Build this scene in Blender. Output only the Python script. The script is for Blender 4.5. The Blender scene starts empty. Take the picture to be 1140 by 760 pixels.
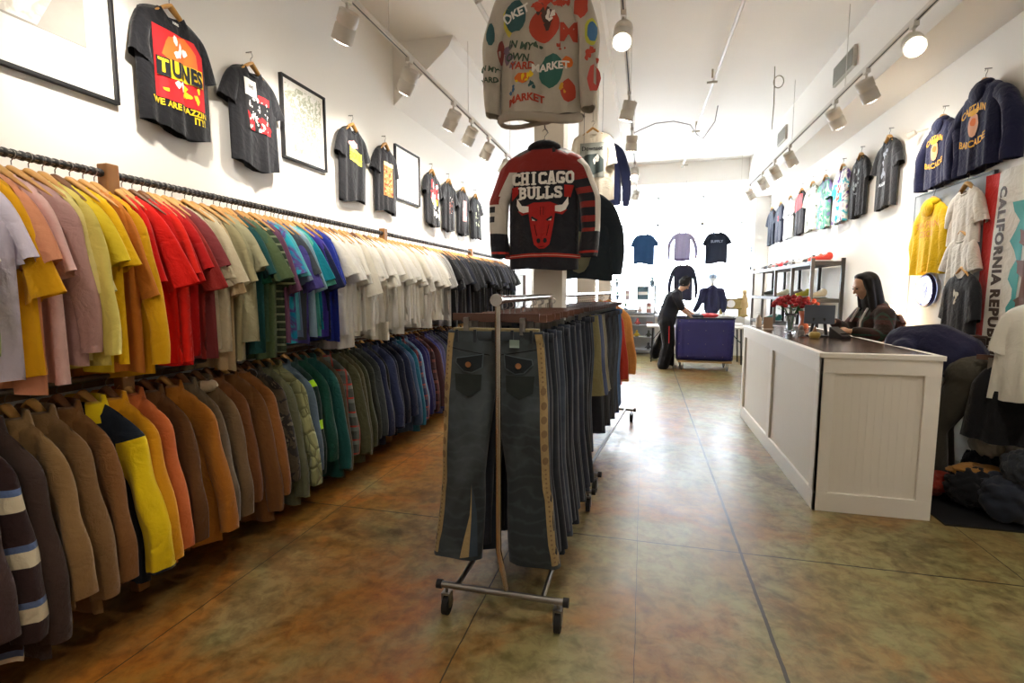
import bpy, bmesh, math, random
from mathutils import Vector, Matrix
from mathutils.bvhtree import BVHTree
PI = math.pi
C = bpy.context.scene.collection
SC = bpy.context.scene
# ------------------------------------------------------------------ camera
cd = bpy.data.cameras.new('camera'); cam = bpy.data.objects.new('camera', cd); C.objects.link(cam)
cd.sensor_width = 36; cd.lens = 18.0; cd.clip_start = .05; cd.clip_end = 200
cam.location = (0, 0, 1.5)
cam.rotation_euler = (math.radians(90 - 5.81), 0, math.radians(14.37))
SC.camera = cam
# ------------------------------------------------------------------ exposure, sky
SC.view_settings.view_transform = 'Standard'; SC.view_settings.look = 'None'
SC.view_settings.exposure = 0.95; SC.view_settings.gamma = 1; SC.view_settings.use_curve_mapping = False
w = bpy.data.worlds.new('sky'); SC.world = w; w.use_nodes = True
bg = w.node_tree.nodes['Background']; bg.inputs[0].default_value = (.86, .93, 1, 1); bg.inputs[1].default_value = 3.2
def lamp(name, kind, loc, energy, aim=None, color=(1, 1, 1), **k):
    l = bpy.data.lights.new(name, kind); l.energy = energy; l.color = color
    for a, b in k.items(): setattr(l, a, b)
    o = bpy.data.objects.new(name, l); C.objects.link(o); o.location = loc
    if aim is not None: o.rotation_euler = (Vector(aim) - Vector(loc)).to_track_quat('-Z', 'Y').to_euler()
    return o
WARM = (1, .93, .83)
lamp('window_daylight', 'AREA', (.3, 12.75, 2.4), 300, (.3, 0, 1.2), (.80, .90, 1), shape='RECTANGLE', size=4.6, size_y=2.7)
SPOT_W = 40

# ------------------------------------------------------------------ mesh helpers
class M:
    def __init__(s): s.v = []; s.f = []; s.sm = []
    def add(s, vs, fs, smooth=True):
        n = len(s.v); s.v += [tuple(p) for p in vs]
        for f in fs: s.f.append([i + n for i in f]); s.sm.append(smooth)
        return s
    def box(s, x0, x1, y0, y1, z0, z1):
        return s.add([(x, y, z) for z in (z0, z1) for y in (y0, y1) for x in (x0, x1)],
                     [(0, 2, 3, 1), (4, 5, 7, 6), (0, 1, 5, 4), (1, 3, 7, 5), (3, 2, 6, 7), (2, 0, 4, 6)], False)
    def tube(s, pts, r, n=8, caps=True, flat=None):
        pts = [Vector(p) for p in pts]; vs = []; fs = []; N = len(pts)
        rr = r if isinstance(r, (list, tuple)) else [r] * N
        t0 = (pts[1] - pts[0]).normalized()
        up = Vector((0, 0, 1)) if abs(t0.z) < .9 else Vector((1, 0, 0))
        a = t0.cross(up).normalized()
        for i, p in enumerate(pts):
            t = (pts[min(i + 1, N - 1)] - pts[max(i - 1, 0)]).normalized()
            a = (a - t * a.dot(t)).normalized(); b = t.cross(a)
            fl = flat if flat else 1
            for k in range(n):
                q = 2 * PI * k / n
                vs.append(p + a * math.cos(q) * rr[i] + b * math.sin(q) * rr[i] * fl)
        for i in range(N - 1):
            for k in range(n):
                k2 = (k + 1) % n
                fs.append((i * n + k, i * n + k2, (i + 1) * n + k2, (i + 1) * n + k))
        s.add(vs, fs)
        if caps:
            s.add(vs[:n], [list(range(n))[::-1]], False); s.add(vs[-n:], [list(range(n))], False)
        return s
    def lathe(s, prof, c=(0, 0, 0), n=16, sx=1, sy=1):
        vs = []; fs = []
        for r, z in prof:
            for k in range(n):
                q = 2 * PI * k / n; vs.append((c[0] + r * math.cos(q) * sx, c[1] + r * math.sin(q) * sy, c[2] + z))
        for i in range(len(prof) - 1):
            for k in range(n):
                k2 = (k + 1) % n; fs.append((i * n + k, i * n + k2, (i + 1) * n + k2, (i + 1) * n + k))
        return s.add(vs, fs)
    def ell(s, c, r, rot=None, n=14):
        vs = []; fs = []; m = rot.to_matrix() if rot else None
        R = n // 2
        for i in range(R + 1):
            th = PI * i / R
            for k in range(n):
                q = 2 * PI * k / n
                p = Vector((r[0] * math.sin(th) * math.cos(q), r[1] * math.sin(th) * math.sin(q), r[2] * math.cos(th)))
                if m: p = m @ p
                vs.append(p + Vector(c))
        for i in range(R):
            for k in range(n):
                k2 = (k + 1) % n; fs.append((i * n + k, (i + 1) * n + k, (i + 1) * n + k2, i * n + k2))
        return s.add(vs, fs)
    def cap(s, p0, p1, r0, r1=None, fl=1):
        """closed tapered limb with round ends"""
        r1 = r0 if r1 is None else r1; p0 = Vector(p0); p1 = Vector(p1); d = (p1 - p0).normalized()
        pts = []; rr = []
        for q in (.15, .5, .85): pts.append(p0 - d * r0 * math.cos(q * PI / 2)); rr.append(r0 * math.sin(q * PI / 2))
        pts += [p0, p0.lerp(p1, .5), p1]; rr += [r0, (r0 + r1) / 2, r1]
        for q in (.85, .5, .15): pts.append(p1 + d * r1 * math.cos(q * PI / 2)); rr.append(r1 * math.sin(q * PI / 2))
        return s.tube(pts, rr, 10, True, fl)
    def prism(s, poly, axis, a0, a1):
        """poly in the plane normal to axis, from a0 to a1"""
        def mk(u, v, a): return {'x': (a, u, v), 'y': (u, a, v), 'z': (u, v, a)}[axis]
        n = len(poly); vs = [mk(u, v, a0) for u, v in poly] + [mk(u, v, a1) for u, v in poly]
        fs = [list(range(n))[::-1], [n + i for i in range(n)]] + [(i, (i + 1) % n, n + (i + 1) % n, n + i) for i in range(n)]
        return s.add(vs, fs, False)
    def mesh(s, name, weld=False):
        me = bpy.data.meshes.new(name); me.from_pydata(s.v, [], s.f)
        me.polygons.foreach_set('use_smooth', s.sm)
        if weld or True:
            bm = bmesh.new(); bm.from_mesh(me)
            if weld: bmesh.ops.remove_doubles(bm, verts=bm.verts, dist=2e-4)
            bmesh.ops.recalc_face_normals(bm, faces=bm.faces); bm.to_mesh(me); bm.free()
        me.update(); return me
def put(name, me, mat, parent=None, loc=None, rz=0, bev=0):
    if isinstance(me, M): me = me.mesh(name)
    o = bpy.data.objects.new(name, me); C.objects.link(o)
    if mat is not None:
        if not me.materials: me.materials.append(mat)
        elif me.materials[0] != mat:
            o.material_slots[0].link = 'OBJECT'; o.material_slots[0].material = mat
    if parent: o.parent = parent
    if loc is not None: o.location = loc
    o.rotation_euler[2] = rz
    if bev:
        b = o.modifiers.new('bevel', 'BEVEL'); b.width = bev; b.segments = 2; b.limit_method = 'ANGLE'
    return o
def tag(o, label, cat, group=None):
    o['label'] = label; o['category'] = cat
    if group: o['group'] = group
    return o
def thing(name, label, cat, loc=(0, 0, 0), rz=0, group=None):
    o = bpy.data.objects.new(name, None); C.objects.link(o); o.empty_display_size = .1
    o.location = loc; o.rotation_euler[2] = rz
    return tag(o, label, cat, group)
def struct(name, me, mat, **k):
    o = put(name, me, mat, **k); o['kind'] = 'structure'; return o
def dup(root, loc, rz=None, label=None, group=None):
    r = root.copy(); C.objects.link(r); r.location = loc
    if rz is not None: r.rotation_euler = (0, 0, rz)
    if label: r['label'] = label
    if group: r['group'] = group
    for ch in list(root.children):
        c = ch.copy(); C.objects.link(c); c.parent = r
        for g in list(ch.children):
            d = g.copy(); C.objects.link(d); d.parent = c
    return r
def evaluated(o):
    dg = bpy.context.evaluated_depsgraph_get(); dg.update()
    return bpy.data.meshes.new_from_object(o.evaluated_get(dg))
def blob(name, m, mat, parent=None, voxel=.012, smooth=6):
    """closed solids in m fused into one continuous surface"""
    me = m.mesh(name); o = bpy.data.objects.new(name, me); C.objects.link(o)
    r = o.modifiers.new('r', 'REMESH'); r.mode = 'VOXEL'; r.voxel_size = voxel
    if smooth: q = o.modifiers.new('s', 'SMOOTH'); q.iterations = smooth; q.factor = .5
    n = evaluated(o); n.name = name; bpy.data.objects.remove(o); bpy.data.meshes.remove(me)
    n.polygons.foreach_set('use_smooth', [True] * len(n.polygons))
    n.materials.clear()
    return put(name, n, mat, parent)

# ------------------------------------------------------------------ materials
def new_mat(name):
    m = bpy.data.materials.new(name); m.use_nodes = True
    nt = m.node_tree; return m, nt, nt.nodes, nt.links, nt.nodes['Principled BSDF']
def srgb(h):
    h = h.lstrip('#'); c = [int(h[i:i + 2], 16) / 255 for i in (0, 2, 4)]
    return tuple([x / 12.92 if x < .04045 else ((x + .055) / 1.055) ** 2.4 for x in c] + [1])
_c = {}
def plain(hexc, rough=.6, metal=0, noise=.06, scale=30, bump=0, spec=.5):
    k = ('p', hexc, rough, metal, noise, scale, bump)
    if k in _c: return _c[k]
    m, nt, N, L, B = new_mat('paint_' + hexc.lstrip('#')); col = srgb(hexc)
    B.inputs['Roughness'].default_value = rough; B.inputs['Metallic'].default_value = metal
    B.inputs['Specular IOR Level'].default_value = spec
    tc = N.new('ShaderNodeTexCoord'); nz = N.new('ShaderNodeTexNoise'); nz.inputs['Scale'].default_value = scale; nz.inputs['Detail'].default_value = 4
    L.new(tc.outputs['Object'], nz.inputs[0])
    mx = N.new('ShaderNodeMix'); mx.data_type = 'RGBA'
    mx.inputs[6].default_value = tuple([c * (1 - noise) for c in col[:3]] + [1]); mx.inputs[7].default_value = tuple([min(1, c * (1 + noise)) for c in col[:3]] + [1])
    L.new(nz.outputs[0], mx.inputs[0]); L.new(mx.outputs[2], B.inputs['Base Color'])
    if bump:
        bp = N.new('ShaderNodeBump'); bp.inputs['Strength'].default_value = bump; bp.inputs['Distance'].default_value = .01
        L.new(nz.outputs[0], bp.inputs['Height']); L.new(bp.outputs[0], B.inputs['Normal'])
    _c[k] = m; return m
def cloth(hexc, kind='plain', hex2='#ffffff', hex3='#202020', rough=.85, scale=1):
    """woven fabric with soft creases; kinds: plain stripe plaid tie camo quilt cord denim fleece"""
    k = (hexc, kind, hex2, hex3, rough, scale)
    if k in _c: return _c[k]
    m, nt, N, L, B = new_mat('cloth_' + kind + '_' + hexc.lstrip('#'))
    B.inputs['Roughness'].default_value = rough; B.inputs['Specular IOR Level'].default_value = .2
    try: B.inputs['Sheen Weight'].default_value = .15
    except Exception: pass
    tc = N.new('ShaderNodeTexCoord'); co = tc.outputs['Object']
    def mix(f, a, b):
        x = N.new('ShaderNodeMix'); x.data_type = 'RGBA'
        for i, q in ((0, f), (6, a), (7, b)):
            if hasattr(q, 'links') or hasattr(q, 'is_linked'): L.new(q, x.inputs[i])
            else: x.inputs[i].default_value = q
        return x.outputs[2]
    def math_(op, a, b=0.0, c=0.0):
        x = N.new('ShaderNodeMath'); x.operation = op
        for i, q in enumerate((a, b, c)):
            if hasattr(q, 'is_linked'): L.new(q, x.inputs[i])
            else: x.inputs[i].default_value = q
        return x.outputs[0]
    def noise(s, d=3, dist=0):
        x = N.new('ShaderNodeTexNoise'); x.inputs['Scale'].default_value = s; x.inputs['Detail'].default_value = d; x.inputs['Distortion'].default_value = dist
        L.new(co, x.inputs[0]); return x.outputs[0]
    a, b, c = srgb(hexc), srgb(hex2), srgb(hex3)
    n1 = noise(9, 4)
    dk = tuple([q * .86 for q in a[:3]] + [1])
    base = mix(n1, dk, a); h = n1
    if kind in ('stripe', 'plaid'):
        sp = N.new('ShaderNodeSeparateXYZ'); L.new(co, sp.inputs[0])
        fz = math_('FRACT', math_('MULTIPLY', sp.outputs[2], 9 * scale)); fx = math_('FRACT', math_('MULTIPLY', math_('ADD', sp.outputs[0], sp.outputs[1]), 9 * scale))
        base = mix(math_('GREATER_THAN', fz, .6), base, b)
        base = mix(math_('GREATER_THAN', fz, .88), base, c)
        if kind == 'plaid':
            base = mix(math_('MULTIPLY', math_('GREATER_THAN', fx, .55), .5), base, b)
            base = mix(math_('MULTIPLY', math_('GREATER_THAN', fx, .86), .8), base, c)
    if kind in ('tie', 'camo'):
        s = 6 * scale if kind == 'tie' else 9 * scale
        r = N.new('ShaderNodeValToRGB'); r.color_ramp.interpolation = 'EASE' if kind == 'tie' else 'CONSTANT'
        e = r.color_ramp.elements; e[0].position = .38; e[0].color = a; e[1].position = .5; e[1].color = b
        q = e.new(.6); q.color = c
        L.new(noise(s, 3, 1.2), r.inputs[0]); base = r.outputs[0]
    if kind == 'denim':
        n3 = noise(2.6, 4, .6); f = math_('MULTIPLY', math_('SUBTRACT', n3, .42), 1.6)
        f2 = N.new('ShaderNodeClamp'); L.new(f, f2.inputs[0]); base = mix(f2.outputs[0], base, b)
        wv = N.new('ShaderNodeTexWave'); wv.inputs['Scale'].default_value = 5; wv.inputs['Distortion'].default_value = 9; wv.inputs['Detail'].default_value = 3; wv.inputs['Detail Scale'].default_value = 1.5
        wv.bands_direction = 'Z'; L.new(co, wv.inputs[0]); h = n1
        base = mix(math_('MULTIPLY', math_('POWER', wv.outputs[1], 6), .10), base, b)
    if kind == 'cord':
        wv = N.new('ShaderNodeTexWave'); wv.inputs['Scale'].default_value = 60; wv.bands_direction = 'X'; L.new(co, wv.inputs[0]); h = wv.outputs[1]
    if kind == 'quilt':
        vo = N.new('ShaderNodeTexVoronoi'); vo.feature = 'DISTANCE_TO_EDGE'; vo.inputs['Scale'].default_value = 11; L.new(co, vo.inputs[0])
        h = math_('MINIMUM', math_('MULTIPLY', vo.outputs[0], 6), 1)
        base = mix(math_('LESS_THAN', vo.outputs[0], .025), base, c)
    L.new(base, B.inputs['Base Color'])
    bp = N.new('ShaderNodeBump'); bp.inputs['Strength'].default_value = .5 if kind != 'quilt' else .9; bp.inputs['Distance'].default_value = {'cord': .004, 'quilt': .012, 'denim': .01}.get(kind, .02)
    if kind in ('quilt', 'cord', 'denim'): L.new(h, bp.inputs['Height'])
    else:
        L.new(math_('ADD', noise(9, 4, 1.8), math_('MULTIPLY', noise(30, 4, .5), .35)), bp.inputs['Height'])
    L.new(bp.outputs[0], B.inputs['Normal'])
    _c[k] = m; return m
def glow(hexc, e, name='glow'):
    m, nt, N, L, B = new_mat(name); B.inputs['Base Color'].default_value = srgb(hexc)
    B.inputs['Emission Color'].default_value = srgb(hexc); B.inputs['Emission Strength'].default_value = e; return m
def wood(hexc, hex2, scale=8, rough=.45, axis='X'):
    k = ('w', hexc, hex2, scale, rough, axis)
    if k in _c: return _c[k]
    m, nt, N, L, B = new_mat('wood_' + hexc.lstrip('#')); B.inputs['Roughness'].default_value = rough
    tc = N.new('ShaderNodeTexCoord'); mp = N.new('ShaderNodeMapping'); L.new(tc.outputs['Object'], mp.inputs[0])
    mp.inputs['Scale'].default_value = {'X': (.15, 1, 1), 'Y': (1, .15, 1), 'Z': (1, 1, .15)}[axis]
    nz = N.new('ShaderNodeTexNoise'); nz.inputs['Scale'].default_value = scale; nz.inputs['Detail'].default_value = 6; nz.inputs['Distortion'].default_value = 1
    L.new(mp.outputs[0], nz.inputs[0]); mx = N.new('ShaderNodeMix'); mx.data_type = 'RGBA'; mx.inputs[6].default_value = srgb(hexc); mx.inputs[7].default_value = srgb(hex2)
    L.new(nz.outputs[0], mx.inputs[0]); L.new(mx.outputs[2], B.inputs['Base Color']); _c[k] = m; return m
def glass_mat():
    m, nt, N, L, B = new_mat('window_glass'); B.inputs['Base Color'].default_value = (1, 1, 1, 1); B.inputs['Transmission Weight'].default_value = 1
    B.inputs['Roughness'].default_value = 0; B.inputs['IOR'].default_value = 1.01; return m
WALL = plain('#f1ede6', .9, noise=.01, scale=3)
CEIL = plain('#e9e4dc', .9, noise=.03, scale=2, bump=.15)
WHITE = plain('#eeebe4', .5, noise=.01)
CHROME = plain('#b9b2aa', .22, 1, noise=.1)
STEEL = plain('#8a8580', .35, 1, noise=.15)
BLACK = plain('#17171a', .5); DGREY = plain('#35363a', .6); RUBBER = plain('#1c1a19', .8)
HANG = wood('#e3b56b', '#b97a35', 12); DWOOD = wood('#5d3a29', '#3a2118', 10); POST = wood('#a8763f', '#7a5028', 8, .6, 'Z')
RED = plain('#d61c22', .7); YEL = plain('#f2d21c', .7); ORG = plain('#e07228', .7); PWHITE = plain('#f0ece4', .75); PBLK = plain('#17171c', .75)
def floor_mat():
    m, nt, N, L, B = new_mat('stained_concrete')
    tc = N.new('ShaderNodeTexCoord'); co = tc.outputs['Object']
    def noise(s, d=5, dist=0., off=0.):
        mp = N.new('ShaderNodeMapping'); mp.inputs['Location'].default_value = (off, off * 1.7, off * .3); L.new(co, mp.inputs[0])
        x = N.new('ShaderNodeTexNoise'); x.inputs['Scale'].default_value = s; x.inputs['Detail'].default_value = d; x.inputs['Distortion'].default_value = dist; x.inputs['Roughness'].default_value = .62; L.new(mp.outputs[0], x.inputs[0]); return x.outputs[0]
    def ramp(f, *st):
        r = N.new('ShaderNodeValToRGB'); e = r.color_ramp.elements
        while len(e) < len(st): e.new(.5)
        for q, (p, c) in zip(e, st): q.position = p; q.color = c if len(c) == 4 else srgb(c)
        L.new(f, r.inputs[0]); return r.outputs[0]
    def mixc(f, a, b, mode='MIX'):
        x = N.new('ShaderNodeMix'); x.data_type = 'RGBA'; x.blend_type = mode
        if hasattr(f, 'is_linked'): L.new(f, x.inputs[0])
        else: x.inputs[0].default_value = f
        L.new(a, x.inputs[6]); L.new(b, x.inputs[7]); return x.outputs[2]
    base = ramp(noise(1.0, 9, .5, 3.1), (.30, '#7d6238'), (.42, '#94794a'), (.52, '#8f8759'), (.62, '#a08c60'), (.78, '#84683c'))
    org = ramp(noise(1.9, 10, .6, 9.3), (.32, '#7a4a1e'), (.48, '#a5661f'), (.6, '#9a7030'), (.72, '#8a5220'))
    sx_ = N.new('ShaderNodeSeparateXYZ'); L.new(co, sx_.inputs[0])
    bias = N.new('ShaderNodeMath'); bias.operation = 'MULTIPLY_ADD'; L.new(sx_.outputs[0], bias.inputs[0]); bias.inputs[1].default_value = -.055; L.new(noise(.85, 8, .6, 14.0), bias.inputs[2])
    f = ramp(bias.outputs[0], (.47, (0, 0, 0, 1)), (.62, (1, 1, 1, 1)))
    c = mixc(f, base, org)
    dark = ramp(noise(2.1, 10, .5, 5.5), (.33, '#8e7858'), (.47, '#ffffff'))
    c = mixc(.7, c, dark, 'MULTIPLY')
    fine = ramp(noise(14, 9, .4, 1.0), (.32, '#a89a80'), (.6, '#ffffff')); c = mixc(.8, c, fine, 'MULTIPLY')
    sp = N.new('ShaderNodeSeparateXYZ'); L.new(co, sp.inputs[0])
    wob = noise(7, 3, 0, 2.0)
    def math_(op, a, b=0.0):
        x = N.new('ShaderNodeMath'); x.operation = op
        for i, q in enumerate((a, b)):
            if hasattr(q, 'is_linked'): L.new(q, x.inputs[i])
            else: x.inputs[i].default_value = q
        return x.outputs[0]
    tot = None
    for ax, p, wd in ((0, .575, .008), (0, -.72, .003), (0, 1.95, .003), (0, -2.0, .003), (0, 0.0, .0015), (1, 3.03, .005), (1, 1.2, .004), (1, 4.9, .004), (1, 6.8, .004), (1, 8.7, .004), (1, 10.6, .004)):
        d = math_('ABSOLUTE', math_('SUBTRACT', math_('ADD', sp.outputs[ax], math_('MULTIPLY', wob, .012)), p + .006))
        g = math_('LESS_THAN', d, wd); tot = g if tot is None else math_('MAXIMUM', tot, g)
    jd = N.new('ShaderNodeRGB'); jd.outputs[0].default_value = srgb('#2a2218')
    c = mixc(math_('MULTIPLY', tot, .95), c, jd.outputs[0])
    L.new(c, B.inputs['Base Color'])
    r = ramp(noise(5, 4, .5, 8.0), (.3, (.34, .34, .34, 1)), (.7, (.5, .5, .5, 1))); L.new(r, B.inputs['Roughness'])
    B.inputs['Specular IOR Level'].default_value = .4
    B.inputs['Coat Weight'].default_value = .12; B.inputs['Coat Roughness'].default_value = .2
    bp = N.new('ShaderNodeBump'); bp.inputs['Strength'].default_value = .12; bp.inputs['Distance'].default_value = .01
    L.new(math_('SUBTRACT', noise(6, 5, .2, 4.0), tot), bp.inputs['Height']); L.new(bp.outputs[0], B.inputs['Normal'])
    return m

# ------------------------------------------------------------------ room shell
XL, XR, YB, YF, ZC = -2.7, 2.5, 12.5, -3.5, 4.15
struct('floor', M().box(XL - .2, XR + .2, YF - .2, YB + .2, -.15, 0), floor_mat())
struct('ceiling', M().box(XL - .2, XR + .2, YF - .2, YB + .2, ZC, ZC + .15), CEIL)
struct('wall_left', M().box(XL - .2, XL, YF, YB + .2, 0, ZC), WALL)
struct('wall_right', M().box(XR, XR + .2, YF, YB + .2, 0, ZC), WALL)
struct('wall_front', M().box(XL, XR, YF - .2, YF, 0, ZC), WALL)
WX0, WX1, WZ0, WZ1 = -2.25, 2.12, .92, 3.62
mb = M(); mb.box(XL, WX0, YB, YB + .2, 0, ZC).box(WX1, XR, YB, YB + .2, 0, ZC).box(WX0, WX1, YB, YB + .2, 0, WZ0).box(WX0, WX1, YB, YB + .2, WZ1, ZC)
struct('wall_back', mb, WALL)
# soffits and beams
struct('trim_1', M().prism([(2.02, ZC), (2.02, 3.42), (XR, 3.42), (XR, ZC)], 'y', YF, YB), CEIL)          # bulkhead along the right wall
struct('trim_2', M().box(XL, 2.02, 11.6, YB, 3.72, ZC), WALL)                                            # bulkhead over the shop window
struct('trim_3', M().prism([(XL, 3.5), (XL, ZC), (-2.0, ZC), (-2.05, 4.05)], 'y', 5.33, 11.6), CEIL)     # sloped bulkhead
struct('trim_4', M().box(-.72, -.42, YF, 11.6, 3.92, ZC), CEIL)                                          # centre beam
for i, y in enumerate((3.46, 5.8, 8.6)):
    struct('trim_%d' % (5 + i), M().box(-.735, -.535, y, y + .2, 0, 3.92), plain('#ece5d9', .8, noise=.02), bev=.004)   # columns
struct('trim_8', M().box(2.22, XR, 11.85, YB, 0, 3.42), WALL)                                            # pilaster by the shop window
struct('baseboard_right', M().box(XR - .015, XR, YF, 11.85, 0, .12), WHITE)
struct('baseboard_back', M().box(XL, 2.22, YB - .015, YB, 0, .12), WHITE)
FR = plain('#f3f4f4', .4, noise=.01)
win = bpy.data.objects.new('window_1', None); C.objects.link(win); win['kind'] = 'structure'; win.location = (0, YB, WZ0)
mb = M(); yo = .04
def wb(x0, x1, z0, z1): mb.box(x0, x1, yo, yo + .07, z0 - WZ0, z1 - WZ0)
wb(WX0, WX1, WZ0, WZ0 + .06); wb(WX0, WX1, WZ1 - .06, WZ1); wb(WX0, WX0 + .06, WZ0, WZ1); wb(WX1 - .06, WX1, WZ0, WZ1)
for x in (-1.2, .28, 1.25): wb(x - .022, x + .022, WZ0, WZ1)
wb(WX0, WX1, 2.96, 3.0); wb(.7, .72, 2.98, WZ1); wb(1.7, 1.72, 2.98, WZ1)
put('window_frame', mb, FR, win)
put('window_pane', M().box(WX0 + .05, WX1 - .05, yo + .03, yo + .036, .05, WZ1 - WZ0 - .05), glass_mat(), win)
put('window_sill', M().box(WX0 - .03, WX1 + .03, -.42, .04, -.05, 0.0), FR, win, bev=.005)
# vents on the bulkhead
for y0, y1, z0, z1, lb in ((6.1, 6.69, 3.74, 3.95, 'grey slatted air vent nearest the camera on the right bulkhead'), (8.7, 9.17, 3.74, 3.95, 'farther grey slatted air vent on the right bulkhead')):
    t = thing('air_vent', lb, 'vent', (2.0, (y0 + y1) / 2, z0)); h = (y1 - y0) / 2
    put('vent_frame', M().box(-.012, .018, -h, h, 0, z1 - z0), plain('#b9b4a8', .6), t, bev=.003)
    mb = M()
    for k in range(9): mb.box(-.02, -.012, -h + .02, h - .02, .02 + k * .02, .03 + k * .02)
    put('vent_slats', mb, plain('#8f8b80', .6), t)

# ------------------------------------------------------------------ garments
def garment(seed, W=.24, Ws=.195, length=.74, thick=.022, slope=.3, neck=.075, dip=.05, amp=.012, sleeve='short', sout=.29, sdrop=-.36, sr=.085, flare=.0, hemwave=.012, cuffin=1.0, fine=1, paint=None, jit=1, hang=0, asym=1):
    rd = random.Random(seed); m = M(); nS, nT = 22, 15
    ph = [rd.uniform(0, 6.28) for _ in range(8)]; k1 = rd.uniform(7, 10); k2 = rd.uniform(14, 19); lean = rd.uniform(-.012, .012)
    def wid(t): return Ws + (W - Ws) * min(1, t * 4) ** .7 + flare * t
    def pt(s, t, sd):
        x = s * wid(t); top = -slope * max(0, abs(s) * Ws - neck) - .02 * abs(s) ** 6
        if abs(s) * Ws < neck: top -= (dip if sd < 0 else dip * .35) * math.cos(PI / 2 * abs(s) * Ws / neck)
        hem = -length + hemwave * math.sin(3.1 * s + ph[5])
        z = top + (hem - top) * t
        a = amp * (.15 + t)
        f = a * (math.sin(k1 * s + ph[0]) * .6 + math.sin(k2 * s + ph[1] + t * 1.5) * .35 + .3 * math.sin(k1 * 1.6 * s + ph[2] - t * 2))
        f2 = a * (math.sin(k1 * s + ph[3]) * .5 + math.sin(k2 * s + ph[4]) * .3)
        th = thick * (1 - abs(s) ** 4) ** .5 * (.7 + .3 * min(1, t * 6))
        return (x, lean * t + (sd * th + f if sd < 0 else sd * th + f2), z)
    for sd in (-1, 1):
        vs = []; fs = []
        for j in range(nT + 1):
            for i in range(nS + 1):
                s = -1 + 2 * i / nS; t = j / nT; p = pt(s, t, sd)
                if i in (0, nS): p = (p[0], lean * t + amp * t * .3 * math.sin(ph[6]), p[2])
                if j == 0 and abs(s) * Ws >= neck: p = (p[0], 0, p[2])
                vs.append(p)
        for j in range(nT):
            for i in range(nS):
                a = j * (nS + 1) + i; fs.append((a, a + 1, a + nS + 2, a + nS + 1))
        m.add(vs, fs)
    paint_ids = []; nT0 = len(m.f)
    ys = -slope * (Ws - neck)
    for sg in (-1, 1):
        if sleeve == 'none': break
        q = rd.uniform(-.015, .015) * jit; so = (sout + q) * (asym if sg < 0 else 1)
        if sleeve == 'short':
            ou = [(.09, ys * .3 - .012), (Ws, ys - .012), (Ws + (so - Ws) * .42, ys - .012 + (sdrop - ys) * .30), (so, sdrop + q)]
            inn = [(.09, -.15), (Ws - .05, -.19), (Ws - .035, -.24), (so - sr * 1.55, sdrop - sr * .55 + q)]; st = [3, 3, 6]
        else:
            e = rd.uniform(-.012, .012) * jit; k = cuffin
            ou = [(.09, ys * .3 - .012), (Ws, ys - .012), (Ws + (so - Ws) * .5, ys + (sdrop - ys) * .13), (so + .008 + e - hang, sdrop * .48), (so + .012 - e - hang * .4, sdrop * .75), (so, sdrop * .94), (so - .006, sdrop)]
            wd = [.12, sr * 2.2, sr * 2.15, sr * 1.85, sr * 1.6, sr * 1.3 * k, sr * 1.15 * k]
            inn = [(a - w_ * .97, b - w_ * (.75 if n_ < 2 else .2 if n_ == 2 else .03)) for n_, ((a, b), w_) in enumerate(zip(ou, wd))]; inn[0] = (.07, -.15); st = [2, 3, 5, 5, 4, 2]
        O_, I_ = [], []
        for i in range(len(ou) - 1):
            for k_ in range(st[i] * fine):
                u = k_ / (st[i] * fine); O_.append((ou[i][0] + (ou[i + 1][0] - ou[i][0]) * u, ou[i][1] + (ou[i + 1][1] - ou[i][1]) * u)); I_.append((inn[i][0] + (inn[i + 1][0] - inn[i][0]) * u, inn[i][1] + (inn[i + 1][1] - inn[i][1]) * u))
        O_.append(ou[-1]); I_.append(inn[-1])
        for _ in range(2):
            for Q in (O_, I_):
                Q[1:-1] = [((Q[i - 1][0] + 2 * Q[i][0] + Q[i + 1][0]) / 4, (Q[i - 1][1] + 2 * Q[i][1] + Q[i + 1][1]) / 4) for i in range(1, len(Q) - 1)]
        vs = []; fs = []; nn = 16 * fine; sy = thick * 1.1 + .004; pa, pb, pc = rd.uniform(0, 6.28), rd.uniform(0, 6.28), rd.uniform(0, 6.28); NR = len(O_)
        yoff = rd.uniform(-.012, .012) * jit
        for i in range(NR):
            t = i / (NR - 1); (ox, oz), (ix, iz) = O_[i], I_[i]; cx, cz = (ox + ix) / 2, (oz + iz) / 2; hx, hz = (ox - ix) / 2, (oz - iz) / 2
            for k in range(nn):
                u = 2 * PI * k / nn; c = math.copysign(abs(math.cos(u)) ** .8, math.cos(u)); w2 = amp * .6 * t * math.sin(2.5 * c + pa + t * 3) + amp * .35 * math.sin(t * 17 + pb + c * 2.5) * (sleeve != 'short') * math.sin(PI * t) + amp * .4 * t * math.sin(5.5 * c + pc)
                vs.append((sg * (cx + hx * c), math.sin(u) * sy * (.45 + .55 * min(1, t * 2.5)) + w2 + yoff * t, cz + hz * c))
        for i in range(NR - 1):
            for k in range(nn):
                k2_ = (k + 1) % nn; fs.append((i * nn + k, i * nn + k2_, (i + 1) * nn + k2_, (i + 1) * nn + k))
                if paint: paint_ids.append((nT0 + len(fs) - 1, paint(sg, (i + .5) / (NR - 1), 2 * PI * (k + .5) / nn)))
        m.add(vs, fs); nT0 = len(m.f)
    if paint:
        me = bpy.data.meshes.new('garment'); me.from_pydata(m.v, [], m.f); me.polygons.foreach_set('use_smooth', [True] * len(m.f))
        for _ in range(1 + max(p[1] for p in paint_ids)): me.materials.append(None)
        for f_, k_ in paint_ids: me.polygons[f_].material_index = k_
        bm = bmesh.new(); bm.from_mesh(me); bmesh.ops.remove_doubles(bm, verts=bm.verts, dist=2e-4); bmesh.ops.recalc_face_normals(bm, faces=bm.faces); bm.to_mesh(me); bm.free(); return me
    return m.mesh('garment', weld=True)
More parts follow.
